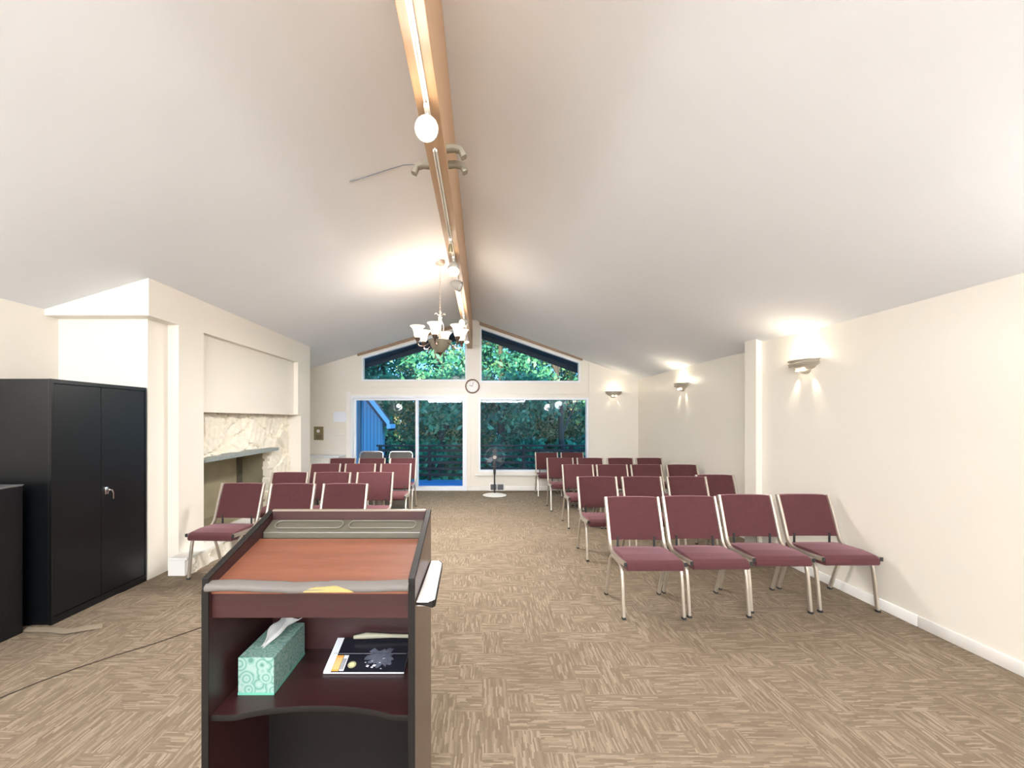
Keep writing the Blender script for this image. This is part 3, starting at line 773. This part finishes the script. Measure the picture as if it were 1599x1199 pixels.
# magazines
def magazine(loc, rz, wd, ln, th, cover, label, name='magazine'):
    o = thing(name, label, 'magazine', loc, rz, 'papers on the lectern shelf')
    MB().box((-wd / 2, -ln / 2, 0), (wd / 2, ln / 2, th), .0008, 1).build('pages', 'pwhite', o)
    MB().box((-wd / 2 + .0005, -ln / 2 + .0005, th), (wd / 2, ln / 2, th + .0006)).build('cover', cover, o); return o
mg = magazine((-.404, 1.535, szz + .0225), 0, .275, .155, .006, 'pblack', 'black covered magazine with white and orange edge lying on the lectern shelf')
mg.rotation_euler = (R(15.5), 0, 0)
def ink(x0, x1, y0_, y1_, mat, nm, z=.0068):
    MB().box((x0, y0_, z), (x1, y1_, z + .0004)).build(nm, mat, mg)
ink(-.137, -.112, -.077, .077, 'pwhite', 'printed_border'); ink(-.112, -.088, -.073, -.005, 'porange', 'printed_block'); ink(-.086, -.070, -.072, -.005, 'pwhite', 'printed_text_strip')
for i in range(5): ink(-.1085 + i * .0042, -.1065 + i * .0042, -.066, -.015, 'pyellow', 'printed_lettering', .0072)
for i in range(3): ink(-.084 + i * .004, -.082 + i * .004, -.066, -.02, 'pblack', 'printed_lettering', .0072)
m = MB(); m.lathe([(0, .0068), (.014, .0068), (.014, .0073), (0, .0073)], 20, Matrix.Translation((-.048, -.046, 0))); m.build('printed_seal', 'pyellow', mg)
m = MB(); m.lathe([(.0105, .0073), (.012, .0073), (.012, .0076), (.0105, .0076), (.0105, .0073)], 20, Matrix.Translation((-.048, -.046, 0))); m.build('printed_seal_ring', 'pblack', mg)
rr = random.Random(4)
m = MB(); pts = []
for k in range(44):
    a = k / 44 * 2 * PI; q = .5 + .5 * rr.random()
    pts.append((.045 + .062 * q * math.cos(a), -.012 + .05 * q * math.sin(a)))
m.prism(pts, 'z', .0068, .0072)
m.build('printed_figures', 'pgrey', mg)
m = MB()
for i in range(9):
    x = rr.uniform(-.01, .06); y = rr.uniform(-.068, -.02); a = rr.uniform(.003, .010)
    m.prism([(x, y), (x + a, y + rr.uniform(-.004, .004)), (x + a * 1.3, y + a * .6), (x + a * .3, y + a * .5)], 'z', .0072, .0075)
m.build('printed_highlights', 'pwhite', mg)
magazine((-.40, 1.578, szz), 0, .26, .085, .030, 'pblack', 'thick dark booklet lying under the back of the black magazine', 'booklet')
rp = MB(); rp.tube([(-.475, 1.588, szz + .062), (-.43, 1.592, szz + .066), (-.34, 1.595, szz + .064), (-.25, 1.595, szz + .062)], .008, 10, [.8, 1.4, .9, .8])
tag(rp.build('rolled_paper', simple('olive_paper_roll', (.30, .28, .20), .6), smooth=True), 'thin olive grey roll lying on the back edge of the black magazine', 'paper roll', 'papers on the lectern shelf')

# ------------------------------------------------------------------ black cabinets
cx1, cy0, cy1, cx0, ch = -3.177, 3.163, 4.06, -3.80, 1.826
cab = thing('storage_cabinet', 'tall black two door steel storage cabinet against the left wall', 'cabinet', ((cx0 + cx1) / 2, (cy0 + cy1) / 2, 0))
def cb(m, n, mat, par=None, smooth=False):
    o = m.build(n, mat, par or cab, smooth=smooth)
    if par is None: o.location = (-(cx0 + cx1) / 2, -(cy0 + cy1) / 2, 0)
    return o
cb(MB().box((cx0, cy0, .03), (cx1 - .018, cy1, ch), .004).box((cx0 + .01, cy0 + .01, 0), (cx1 - .03, cy1 - .01, .03)), 'body', 'blacksteel')
m = MB(); m.box((cx1 - .02, cy0, .0), (cx1, cy0 + .018, ch)); m.box((cx1 - .02, cy1 - .018, .0), (cx1, cy1, ch)); m.box((cx1 - .02, cy0 + .018, ch - .03), (cx1, cy1 - .018, ch)); m.box((cx1 - .02, cy0 + .018, 0), (cx1, cy1 - .018, .06))
cb(m, 'face_frame', 'blacksteel')
ym = cy0 + .485 * (cy1 - cy0)
ym = 3.58
da = cb(MB().box((cx1 - .017, cy0 + .021, .064), (cx1 - .003, ym - .002, ch - .034), .003), 'door', 'blacksteel')
db = cb(MB().box((cx1 - .017, ym + .002, .064), (cx1 - .003, cy1 - .021, ch - .034), .003), 'door', 'blacksteel')
hz = H - (765 - VY) / F * 3.67
m = MB(); m.box((cx1 - .003, ym + .030, hz - .028), (cx1 + .006, ym + .062, hz + .032), .003, 2)
m.lathe([(0, 0), (.013, 0), (.011, .022), (0, .022)], 16, Matrix.Translation((cx1 + .005, ym + .046, hz + .008)) @ Matrix.Rotation(PI / 2, 4, 'Y'))
m.sweep([(cx1 + .022, ym + .046, hz + .008), (cx1 + .034, ym + .062, hz + .005), (cx1 + .034, ym + .075, hz - .02), (cx1 + .032, ym + .078, hz - .072)], .012, .014, (0, 1, 0), 8, .7, [1, 1, 1, .7])
cb(m, 'handle', 'chrome', db, True)
fx1, fy0, fy1, fh = -3.285, 2.35, 3.07, 1.055
fcb = thing('file_cabinet', 'low black steel file cabinet beside the tall cabinet', 'cabinet', (-3.6, 2.7, 0))
def fb(m, n, mat, smooth=False): o = m.build(n, mat, fcb, smooth=smooth); o.location = (3.6, -2.7, 0); return o
fb(MB().box((-3.93, fy0, 0), (fx1, fy1, fh), .005), 'body', 'blacksteel')
fb(MB().box((-3.935, fy0 - .003, fh), (fx1 + .004, fy1 + .003, fh + .006), .002), 'top_edge', simple('worn_grey_edge', (.12, .12, .12), .4))
# loose carpet remnant under the cabinets
m = MB(); t = bmesh.new()
def FP(px, py, z=0): Y = F * (H - z) / (py - VY); return ((px - VX) * Y / F, Y)
cp = [FP(20, 984), FP(85, 985), FP(108, 989), FP(161, 979), FP(330, 934), FP(300, 925), FP(238, 908), FP(60, 975)]
m.prism(cp, 'z', .0005, .006); rem = m.build('carpet_mat', 'carpet'); tag(rem, 'loose carpet remnant curling out from under the black cabinets', 'mat')
m = MB(); q = [Vector((*FP(px, py), z)) for px, py, z in ((40, 985, .012), (85, 986, .012), (104, 990, .018), (130, 986, .022), (160, 979, .010))]
m.sweep(q, .045, .007, (0, 1, .35), 8, .5); m.build('curled_edge', simple('pale_carpet_backing', (.22, .175, .12), .9), rem, smooth=True)
m = MB(); q = [Vector((*FP(px, py), .004)) for px, py in ((-20, 1099), (60, 1066), (120, 1044), (180, 1024), (240, 1006), (315, 980), (400, 955))]
m.tube(q, .0035, 6); tag(m.build('floor_cord', 'cord'), 'thin dark cord running across the carpet left of the lectern', 'cord')

# ------------------------------------------------------------------ fireplace
fp = thing('fireplace', 'whitewashed rough stone fireplace with grey slab and open firebox in the left wall', 'fireplace', (-3.3, 5.8, 0))
def fpb(m, n, mat, smooth=False): o = m.build(n, mat, fp, smooth=smooth); o.location = (3.3, -5.8, 0); return o
rr = random.Random(11)
seeds = [(rr.uniform(4.6, 7.4), rr.uniform(0, 1.7), rr.uniform(.0, .05), rr.uniform(-.10, .10), rr.uniform(-.10, .10)) for _ in range(40)]
t = bmesh.new(); ny, nz = 126, 80; V = {}
OY0, OY1, OZ = 4.97, 6.62, 1.05
for i in range(ny + 1):
    for j in range(nz + 1):
        y = 4.735 + (7.265 - 4.735) * i / ny; z = 1.607 * j / nz
        yy = y + .03 * math.sin(z * 17 + y * 5); z2 = z + .03 * math.sin(y * 13)
        ds = sorted(((((yy - s[0]) * .8) ** 2 + (z2 - s[1]) ** 2) ** .5, k) for k, s in enumerate(seeds))[:2]
        s = seeds[ds[0][1]]; gap = ds[1][0] - ds[0][0]
        hgt = .02 + s[2] * .8 + s[3] * (y - s[0]) + s[4] * (z - s[1]) - .045 * max(0, 1 - gap / .028)
        hgt += .010 * math.sin(y * 41 + z * 23) * math.sin(z * 37 - y * 11)
        V[i, j] = t.verts.new((ST - .05 + max(-.04, hgt), y, z))
def hole(i, j):
    y = 4.735 + 2.53 * (i + .5) / ny; z = 1.607 * (j + .5) / nz
    jj = .02 * math.sin(z * 30) + .015 * math.sin(z * 71)
    return OY0 + jj < y < OY1 + jj * .6 and .17 < z < OZ
for i in range(ny):
    for j in range(nz):
        if not hole(i, j): t.faces.new((V[i, j], V[i + 1, j], V[i + 1, j + 1], V[i, j + 1]))
for v in list(t.verts):
    if not v.link_faces: t.verts.remove(v)
bmesh.ops.recalc_face_normals(t, faces=list(t.faces))
bd = [e for e in t.edges if len(e.link_faces) == 1]
ex = bmesh.ops.extrude_edge_only(t, edges=bd)
for v in [g for g in ex['geom'] if isinstance(g, bmesh.types.BMVert)]: v.co.x = ST - .115
m = MB(); m.bm.free(); m.bm = t; fpb(m, 'stone_surround', 'stone')
# firebox interior
BX = -3.78; m = MB()
m.box((BX - .02, OY0 - .03, .17), (BX, OY1 + .14, 1.12)); m.box((BX, OY0 - .04, .17), (ST - .12, OY0 - .02, 1.12)); m.prism([(BX, OY1 + .10), (ST - .10, OY1 + .02), (ST - .10, OY1 + .04), (BX, OY1 + .12)], 'z', .17, 1.12)
m.box((BX, OY0 - .04, .13), (ST - .06, OY1 + .10, .172)); m.box((BX, OY0 - .04, 1.10), (ST - .12, OY1 + .1, 1.12))
fpb(m, 'firebox', 'firebrick')
m = MB(); m.box((BX + .001, OY1 - .02, .19), (BX + .03, OY1 + .09, 1.04)); fpb(m, 'dark_panel', simple('dark_olive_brown', (.10, .085, .06), .9, 0, .3, 6))  # darker upright strip at the far end of the firebox back
# grey slab mantel, irregular top
zl = lambda y: 1.055
m = MB(); pts = [(4.86, 1.035), (6.62, 1.055), (6.64, 1.10), (6.3, 1.098), (6.0, 1.108), (5.8, 1.094), (5.5, 1.102), (5.3, 1.088), (5.05, 1.09), (4.88, 1.062)]
m.prism(pts, 'x', ST - .02, ST + .13, .004, 1); fpb(m, 'mantel_slab', 'steelgrey')
# hearth
m = MB(); m.box((FX + .001 - .0, 4.19, 0), (-2.905, 6.9, .150)); m.box((ST - .1, 4.75, 0), (FX, 7.25, .150)); fpb(m, 'hearth_base', 'white')
m = MB(); m.box((FX + .001, 4.19, .150), (-2.885, 6.9, .172), .004); m.box((ST - .02, 4.75, .150), (FX, 7.25, .172)); fpb(m, 'hearth_top', 'white')
t = bmesh.new(); V = {}; ny, nz = 110, 8
for i in range(ny + 1):
    for j in range(nz + 1):
        y = 4.24 + 2.65 * i / ny; z = .148 * j / nz
        V[i, j] = t.verts.new((-2.885 + .016 * math.sin(y * 9 + 1) * math.sin(z * 20 + y * 3) + .009 * math.sin(y * 31) - (.015 if int(y * 3.7 + .3 * math.sin(z * 9)) != int((y - .02) * 3.7 + .3 * math.sin(z * 9)) else 0), y, z))
for i in range(ny):
    for j in range(nz): t.faces.new((V[i, j], V[i + 1, j], V[i + 1, j + 1], V[i, j + 1]))
bmesh.ops.recalc_face_normals(t, faces=list(t.faces))
bd = [e for e in t.edges if len(e.link_faces) == 1]; ex = bmesh.ops.extrude_edge_only(t, edges=bd)
for v in [g for g in ex['geom'] if isinstance(g, bmesh.types.BMVert)]: v.co.x = -2.93
m = MB(); m.bm.free(); m.bm = t; fpb(m, 'hearth_stones', 'stone')

# ------------------------------------------------------------------ low counter in the far left corner
ct = thing('low_cabinet', 'low cream painted cabinet in the far left corner under the wall panels', 'cabinet', (-3.35, 9.0, 0))
def ctb(m, n, mat): o = m.build(n, mat, ct); o.location = (3.35, -9.0, 0); return o
ctb(MB().box((LX + .03, 8.78, 0), (X(541) - .02, D - .03, .76)), 'body', 'white')
ctb(MB().box((LX + .02, 8.76, .76), (X(541) , D - .025, .785), .004), 'countertop', 'vinyl')
for i in range(3):
    a = LX + .06 + i * .36; ctb(MB().box((a, 8.765, .08), (a + .34, 8.785, .72), .003), 'door', 'white')

# wall plates
def plate(nm, lab, cat, x0, y0_, x1_, y1_, mat, dep=.02):
    o = MB().box((X(x0), D - dep, fz(y1_)), (X(x1_), D - .0005, fz(y0_)), .004).build(nm, mat, smooth=False); return tag(o, lab, cat)
o = plate('intercom_plate', 'olive brass intercom plate with round dial on the far left wall', 'wall panel', 490.5, 666, 505.5, 687, 'brass')
m = MB(); m.lathe([(0, 0), (.035, 0), (.032, .012), (0, .014)], 20, Matrix.Translation((X(497.5), D - .020, fz(673))) @ Matrix.Rotation(PI / 2, 4, 'X')); m.build('dial', 'clockface', o, smooth=True)
m = MB()
for i in range(4): m.box((X(494), D - .023, fz(680 + i * 1.5)), (X(503), D - .019, fz(679.4 + i * 1.5)))
m.build('speaker_slots', 'ventdark', o)
o = plate('control_panel', 'white rectangular control panel left of the sliding door', 'wall panel', 521, 643, 541, 659, 'vinyl')
m = MB(); m.box((X(524), D - .024, fz(655)), (X(539), D - .0195, fz(648)), .002); m.build('cover_flap', 'vinyl', o)
o = plate('light_switch', 'four gang cream light switch plate left of the sliding door', 'light switch', 520.5, 673.5, 537, 680.5, 'wall', .008)
for i in range(4):
    m = MB(); m.box((X(522.8 + i * 3.9), D - .016, fz(678.2)), (X(524.6 + i * 3.9), D - .007, fz(675.6)), .001); m.build('toggle', 'white', o)
o = plate('wall_vent', 'small dark grilled floor vent low on the wall behind the fan', 'vent', 764, 753.5, 788, 767, 'white', .024)
m = MB()
for a, b in ((766, 775), (777, 786)):
    m.box((X(a), D - .028, fz(764.5)), (X(b), D - .023, fz(756)))
m.build('grille', 'ventdark', o)
m = MB()
for i in range(7): m.box((X(766), D - .031, fz(757 + i * 1.1)), (X(786), D - .0275, fz(756.6 + i * 1.1)))
m.build('louver', 'greytrim', o)
# clock
ck = thing('wall_clock', 'round brown rimmed clock on the post between the windows', 'clock', (X(737.8), D - .045, fz(603.3)))
rotx = Matrix.Rotation(PI / 2, 4, 'X')
m = MB(); m.lathe([(.128, 0), (.150, 0), (.155, .018), (.146, .034), (.128, .028), (.128, 0)], 36, rotx); m.build('rim', 'clockrim', ck, smooth=True)
m = MB(); m.lathe([(0, .002), (.13, .002), (.13, .012), (0, .012)], 36, rotx); fce = m.build('dial_face', 'clockface', ck)
m = MB(); m.sweep([(0, -.014, 0), (-.06, -.014, .02)], .010, .003, (0, 0, 1), 6); m.build('hour_hand', 'rubber', ck)
m = MB(); m.sweep([(0, -.016, 0), (.02, -.016, .09)], .007, .003, (1, 0, 0), 6); m.build('minute_hand', 'rubber', ck)
m = MB()
for k in range(12):
    a = k * PI / 6; m.box((-.003, -.0135, .105), (.003, -.0115, .120), mat=Matrix.Rotation(a, 4, 'Y'))
m.build('hour_marks', 'rubber', ck)

# ------------------------------------------------------------------ pedestal fan
fan = thing('pedestal_fan', 'dark pedestal fan with round white base in front of the picture window', 'fan', (.25, 8.68, 0))
MB().lathe([(0, 0), (.235, 0), (.24, .008), (.20, .022), (.06, .038), (.03, .05), (0, .05)], 32).build('base', 'whitelamp', fan, smooth=True)
MB().lathe([(0, .04), (.016, .04), (.016, .42), (.024, .42), (.024, .56), (0, .56)], 16).build('pole', 'darkplastic', fan, smooth=True)
MB().box((-.035, -.02, .53), (.035, .05, .74), .012).build('control_neck', 'darkplastic', fan, smooth=True)
ry90 = Matrix.Rotation(PI / 2, 4, 'X'); tr = Matrix.Translation((0, 0, .775))
m = MB(); m.lathe([(0, -.13), (.05, -.12), (.062, -.05), (.058, .0), (0, .005)], 20, tr @ ry90); m.build('motor_housing', 'darkplastic', fan, smooth=True)
m = MB(); m.lathe([(0, .075), (.034, .075), (.04, .066), (.04, .055), (0, .055)], 20, tr @ ry90); m.build('guard_badge', 'lampgrey', fan, smooth=True)
m = MB(); gr = .20
for R_, y in ((gr, -.03), (gr * .97, -.055), (.06, -.072)):
    m.tube([(R_ * math.cos(a * PI / 16), y, .775 + R_ * math.sin(a * PI / 16)) for a in range(33)], .0022, 5)
for k in range(28):
    a = k * PI / 14; c_, s_ = math.cos(a), math.sin(a)
    m.tube([(.03 * c_, -.072, .775 + .03 * s_), (.13 * c_, -.068, .775 + .13 * s_), (gr * c_, -.03, .775 + gr * s_)], .0009, 4)
    m.tube([(.05 * c_, .03, .775 + .05 * s_), (.15 * c_, .02, .775 + .15 * s_), (gr * c_, -.03, .775 + gr * s_)], .0009, 4)
m.build('guard', 'greytrim', fan)
for k in range(3):
    a = k * 2 * PI / 3 + .4
    m = MB(); m.prism([(.02, -.02), (.08, -.05), (.165, -.055), (.175, .0), (.13, .045), (.03, .02)], 'y', -.038, -.034, mat=tr @ Matrix.Rotation(a, 4, 'Y') @ Matrix.Rotation(R(8), 4, 'X')); m.build('blade', 'clear', fan)
m = MB(); m.tube([(.30, 8.95, .004), (.6, 9.05, .004), (1.1, 9.15, .004), (1.6, 9.2, .004)], .004, 6); tag(m.build('power_cord', 'cord'), 'thin black power cord on the carpet behind the fan', 'cord')

# ------------------------------------------------------------------ wall sconces
def sconce(loc, rz, label, e=2.2):
    o = thing('wall_sconce', label, 'wall light', loc, rz, 'wall sconces')   # local: wall plane y=0, room side is -y
    a0, a1 = PI, 2 * PI
    sc = Matrix.Diagonal((1.0, .72, 1, 1))
    m = MB(); m.lathe([(.180, .0), (.186, .004), (.186, .012), (.172, .006), (.150, -.050), (.105, -.078), (.06, -.088), (.06, -.080), (.10, -.070), (.142, -.044), (.168, .0), (.180, .0)], 24, sc, a0, a1)
    for q in (.022, .036): m.lathe([(.182 - q * .25, -q), (.188 - q * .25, -q - .004), (.182 - q * .25, -q - .008)], 24, sc, a0, a1)
    m.build('bowl', 'nickel', o, smooth=True)
    m = MB(); m.lathe([(.062, -.080), (.066, -.090), (.055, -.112), (.03, -.122), (0, -.124)], 16, sc, a0, a1); m.build('lower_cup', 'nickel', o, smooth=True)
    m = MB(); m.box((-.04, -.030, -.088), (.04, -.001, -.02)); m.build('mount', 'nickel', o)
    m = MB(); m.lathe([(0, .02), (.02, .01), (.028, -.01), (.02, -.035), (0, -.04)], 12, Matrix.Translation((0, -.05, -.01))); m.build('bulb', 'bulbsoft', o, smooth=True)
    for s in (-1, 1):
        m = MB(); m.lathe([(0, .0), (.017, -.002), (.015, -.008), (0, -.012)], 12, Matrix.Translation((s * .035, -.062, -.088))); m.build('light_slot', 'bulb', o, smooth=True)
    rot = Matrix.Rotation(rz, 3, 'Z'); L_ = Vector(loc)
    lamp('sconce_light', L_ + rot @ Vector((0, -.11, .05)), e, (1, .89, .70) if e < 20 else (1, .98, .97), .07 if e < 20 else .16)
    for s in (-1, 1):
        lamp('sconce_down_light', L_ + rot @ Vector((s * .07, -.05, -.11)), min(e, 9) * .9, (1, .88, .7), .006, 'SPOT', rot @ Vector((s * .35, .28, -1)), 34, .5)
    return o
sconce((RX - .0005, 4.25, 2.105), -PI / 2, 'brushed metal half bowl sconce on the right wall closest to the camera')
sconce((RX2 - .0005, 7.2, 2.13), -PI / 2, 'brushed metal half bowl sconce on the right wall beyond the pilaster')
sconce(((958 - VX) * D / F, D - .0005, H + (656 - 612) * D / F), 0, 'brushed metal half bowl sconce on the far wall right of the windows', 1.1)

for yy_, xs_, rz_, lb_ in ((1.3, RX, -PI / 2, 'unseen half bowl sconce added to brighten the ceiling, right wall level with the lectern'), (-1.7, RX, -PI / 2, 'unseen half bowl sconce added to brighten the ceiling, right wall behind the camera'),
                     (1.5, LX, PI / 2, 'unseen half bowl sconce added to brighten the ceiling, left wall level with the lectern'), (-1.5, LX, PI / 2, 'unseen half bowl sconce added to brighten the ceiling, left wall behind the camera')):
    sconce((xs_ + (-.0005 if xs_ > 0 else .0005), yy_, 2.08), rz_, lb_, 21)  # four sconces outside the view, added as uplights for the ceiling
# ------------------------------------------------------------------ chandelier
CX, CY = -.55, 5.6
chn = thing('chandelier', 'six light chandelier with frosted bell shades and bronze centre bowl', 'chandelier', (CX, CY, 2.35))
def cz(z): return z - 2.35
top = zc(CX, CY)
MB().lathe([(0, cz(top) - .002), (.065, cz(top) - .004), (.06, cz(top) - .035), (.02, cz(top) - .05), (0, cz(top) - .05)], 20).build('canopy', 'palegold', chn, smooth=True)
m = MB(); z = cz(top) - .04; k = 0
zend = cz(2.93)
while z > zend:
    a = 0 if k % 2 else PI / 2; r = .010
    m.tube([(r * math.cos(t) * math.cos(a), r * math.cos(t) * math.sin(a), z - .02 + .022 * math.sin(t)) for t in [i * PI / 5 for i in range(11)]], .0022, 4); z -= .037; k += 1
m.build('chain', 'palegold', chn)
m = MB(); m.lathe([(0, cz(2.95)), (.012, cz(2.94)), (.012, cz(2.88)), (.03, cz(2.86)), (.012, cz(2.84)), (.010, cz(2.60)), (.03, cz(2.58)), (.03, cz(2.55)), (0, cz(2.55))], 14)
for s in range(4):
    a = s * PI / 2 + .3; c_, s_ = math.cos(a), math.sin(a)
    m.tube([(c_ * q, s_ * q, cz(zz)) for q, zz in ((.07, 2.90), (.05, 2.915), (.012, 2.88), (.02, 2.82), (.045, 2.76), (.045, 2.68), (.012, 2.60))], .006, 6)
m.build('stem', 'palegold', chn, smooth=True)
m = MB(); m.lathe([(0, cz(2.39)), (.04, cz(2.40)), (.10, cz(2.455)), (.135, cz(2.51)), (.150, cz(2.545)), (.155, cz(2.555)), (.145, cz(2.555)), (.02, cz(2.555)), (0, cz(2.555))], 28); m.build('bowl', simple('olive_alabaster_glass', (.20, .18, .13), .4), chn, smooth=True)
m = MB(); m.lathe([(0, cz(2.345)), (.010, cz(2.352)), (.006, cz(2.365)), (.022, cz(2.378)), (.040, cz(2.40)), (0, cz(2.41))], 14); m.build('finial', 'bronze', chn, smooth=True)
for k in range(6):
    a = R(-97 + 60 * k); c_, s_ = math.cos(a), math.sin(a)
    def pt(q, zz): return (c_ * q, s_ * q, cz(zz))
    m = MB(); m.tube([pt(.10, 2.54), pt(.15, 2.51), pt(.22, 2.465), pt(.28, 2.47), pt(.30, 2.51), pt(.30, 2.56)], .008, 8)
    m.lathe([(0, cz(2.49)), (.012, cz(2.50)), (.016, cz(2.53)), (.032, cz(2.555)), (.034, cz(2.575)), (0, cz(2.575))], 12, Matrix.Translation((c_ * .30, s_ * .30, 0)))
    arm = m.build('arm', 'bronze', chn, smooth=True)
    m = MB(); m.lathe([(.030, cz(2.572)), (.045, cz(2.60)), (.052, cz(2.65)), (.066, cz(2.69)), (.096, cz(2.722)), (.091, cz(2.722)), (.062, cz(2.694)), (.047, cz(2.65)), (.040, cz(2.60)), (.030, cz(2.572))], 20, Matrix.Translation((c_ * .30, s_ * .30, 0)))
    m.build('lamp_shade', 'shade', chn, smooth=True)
    m = MB(); m.lathe([(0, cz(2.58)), (.014, cz(2.585)), (.026, cz(2.64)), (.02, cz(2.67)), (0, cz(2.68))], 12, Matrix.Translation((c_ * .30, s_ * .30, 0))); m.build('bulb', 'bulb', arm, smooth=True)
    lamp('chandelier_light', (CX + c_ * .30, CY + s_ * .30, 2.74), 2.0, (1, .96, .92), .12)
    lamp('chandelier_down_light', (CX + c_ * .30, CY + s_ * .30, 2.55), 56, (1, .985, .96), .06, 'SPOT', (c_ * .35, s_ * .35, -1), 165, .6)

# ------------------------------------------------------------------ track lighting on the beam
tz = bz
def track(y0_, y1_, label):
    m = MB(); xc = -.267; m.box((xc - .012, y0_, tz - .020), (xc - .004, y1_, tz + .0005)); m.box((xc + .004, y0_, tz - .020), (xc + .012, y1_, tz + .0005)); m.box((xc - .012, y0_, tz - .006), (xc + .012, y1_, tz + .0005))
    tag(m.build('track_rail', 'whitelamp'), label, 'track rail')
track(NY + .2, 2.06, 'white lighting track under the beam nearest the camera'); track(2.42, 3.55, 'white lighting track under the middle of the beam'); track(3.58, 8.3, 'white lighting track under the far half of the beam')
def head(y, d, label, lit=True, e=30, size=.055, drop=.10, ln=.12, soft=.05, xo=0, mat='lampgrey', spot=120):
    xc = -.267
    o = thing('track_light', label, 'spotlight', (xc, y, tz - .02), 0, 'spotlights on the ceiling beam')
    MB().box((-.013, -.045, -.022), (.013, .045, -.0005), .003).build('adapter', 'whitelamp', o)
    d = Vector(d).normalized(); c = Vector((xo, 0, -drop))
    MB().tube([(0, 0, -.02), (xo * .5, 0, -.045), tuple(c - d * ln * .35)], .005, 6).build('arm', 'whitelamp', o)
    q = d.to_track_quat('Z', 'Y').to_matrix().to_4x4(); mt = Matrix.Translation(c) @ q
    m = MB(); m.lathe([(0, -ln * .6), (size * .5, -ln * .58), (size * .8, -ln * .35), (size, 0), (size * 1.02, ln * .4), (size * .93, ln * .4), (size * .9, 0), (size * .6, -ln * .3), (0, -ln * .3)], 20, mt)
    hd = m.build('lamp_head', mat, o, smooth=True)
    m = MB(); m.lathe([(0, -ln * .1), (size * .8, -ln * .05), (size * .88, ln * .2), (size * .6, ln * .36), (0, ln * .42)], 20, mt)
    m.build('bulb', 'bulb' if lit else 'clockface', hd, smooth=True)
    if lit:
        p = Vector((xc, y, tz - .02)) + c + d * (ln * .5 + .02)
        lamp('track_spot_light', p, e, (1, .975, .94), soft, 'SPOT', d, spot, .8)
        lamp('track_glow_light', p + d * .04, e * .03, (1, .88, .70), .05)
    return o
head(2.09, (.02, -1, -.55), 'lit spotlight on the beam closest to the camera, shining at it', e=40)
head(3.62, (0, .1, -1), 'small unlit brass socket light where the two rails meet', lit=False, size=.02, drop=.07, ln=.07, mat='brass')
head(4.0, (.0, -.55, -.8), 'lit spotlight hanging between the rail joint and the unlit spotlight', e=40)
head(4.5, (.9, -.25, -.45), 'unlit grey spotlight on the beam aimed toward the right wall', lit=False)
head(6.2, (-.5, -.7, -.35), 'lit spotlight on the beam just beyond the chandelier, aimed left', e=6, size=.05)
head(6.35, (.9, -.1, -.2), 'unlit beige spotlight beyond the chandelier aimed right', lit=False, size=.045, mat='whitelamp')
head(7.4, (0, -.35, -.9), 'lit spotlight on the beam nearest the far wall', e=25, size=.042, drop=.13)
head(-.6, (.15, .4, -.9), 'unseen spotlight added as fill on the beam above and behind the lectern', e=60)  # out of view, added to light the room from behind the camera
head(-2.2, (-.2, .2, -1), 'unseen spotlight added as fill on the beam at the back of the room', e=60)  # second added fill spotlight, also out of view
# hooks on the beam
def hook(px, py, side, label):
    Y = F * (bz + .06 - H) / (VY - py); y = Y
    m = MB(); x0 = bx1 if side > 0 else bx0
    z = bz + .05
    m.sweep([(x0 - side * .001, y, z), (x0 + side * .045, y, z + .004), (x0 + side * .085, y, z - .008), (x0 + side * .104, y, z - .050)], .050, .036, (0, 1, 0), 8, .5)
    tag(m.build('beam_bracket', 'beigeplastic', smooth=True), label, 'bracket', 'brackets on the beam')
hook(718, 230, 1, 'beige hooked bracket on the right side of the beam, closer of two')
hook(718, 255, 1, 'beige hooked bracket on the right side of the beam, farther of two')
hook(663, 256, -1, 'beige hooked bracket on the left side of the beam')
# ceiling wire
def onleft(px, py):
    a = (px - VX) / F; b = (VY - py) / F; # H+bY = RZ -.3008*(RID - aY)
    Y = (RZ - .3008 * RID - H) / (b - .3008 * a); return Vector((a * Y, Y, H + b * Y))
pts = [onleft(546, 283), onleft(570, 276), onleft(600, 266), onleft(630, 257)]
pts = [p - Vector((0, 0, .004)) for p in pts] + [Vector((bx0, F * (RZ - H - .1) / (VY - 250), RZ - .12))]
m = MB(); m.tube(pts, .003, 6); tag(m.build('ceiling_wire', 'greytrim', smooth=True), 'thin grey wire running over the left ceiling slope to the beam', 'wire')
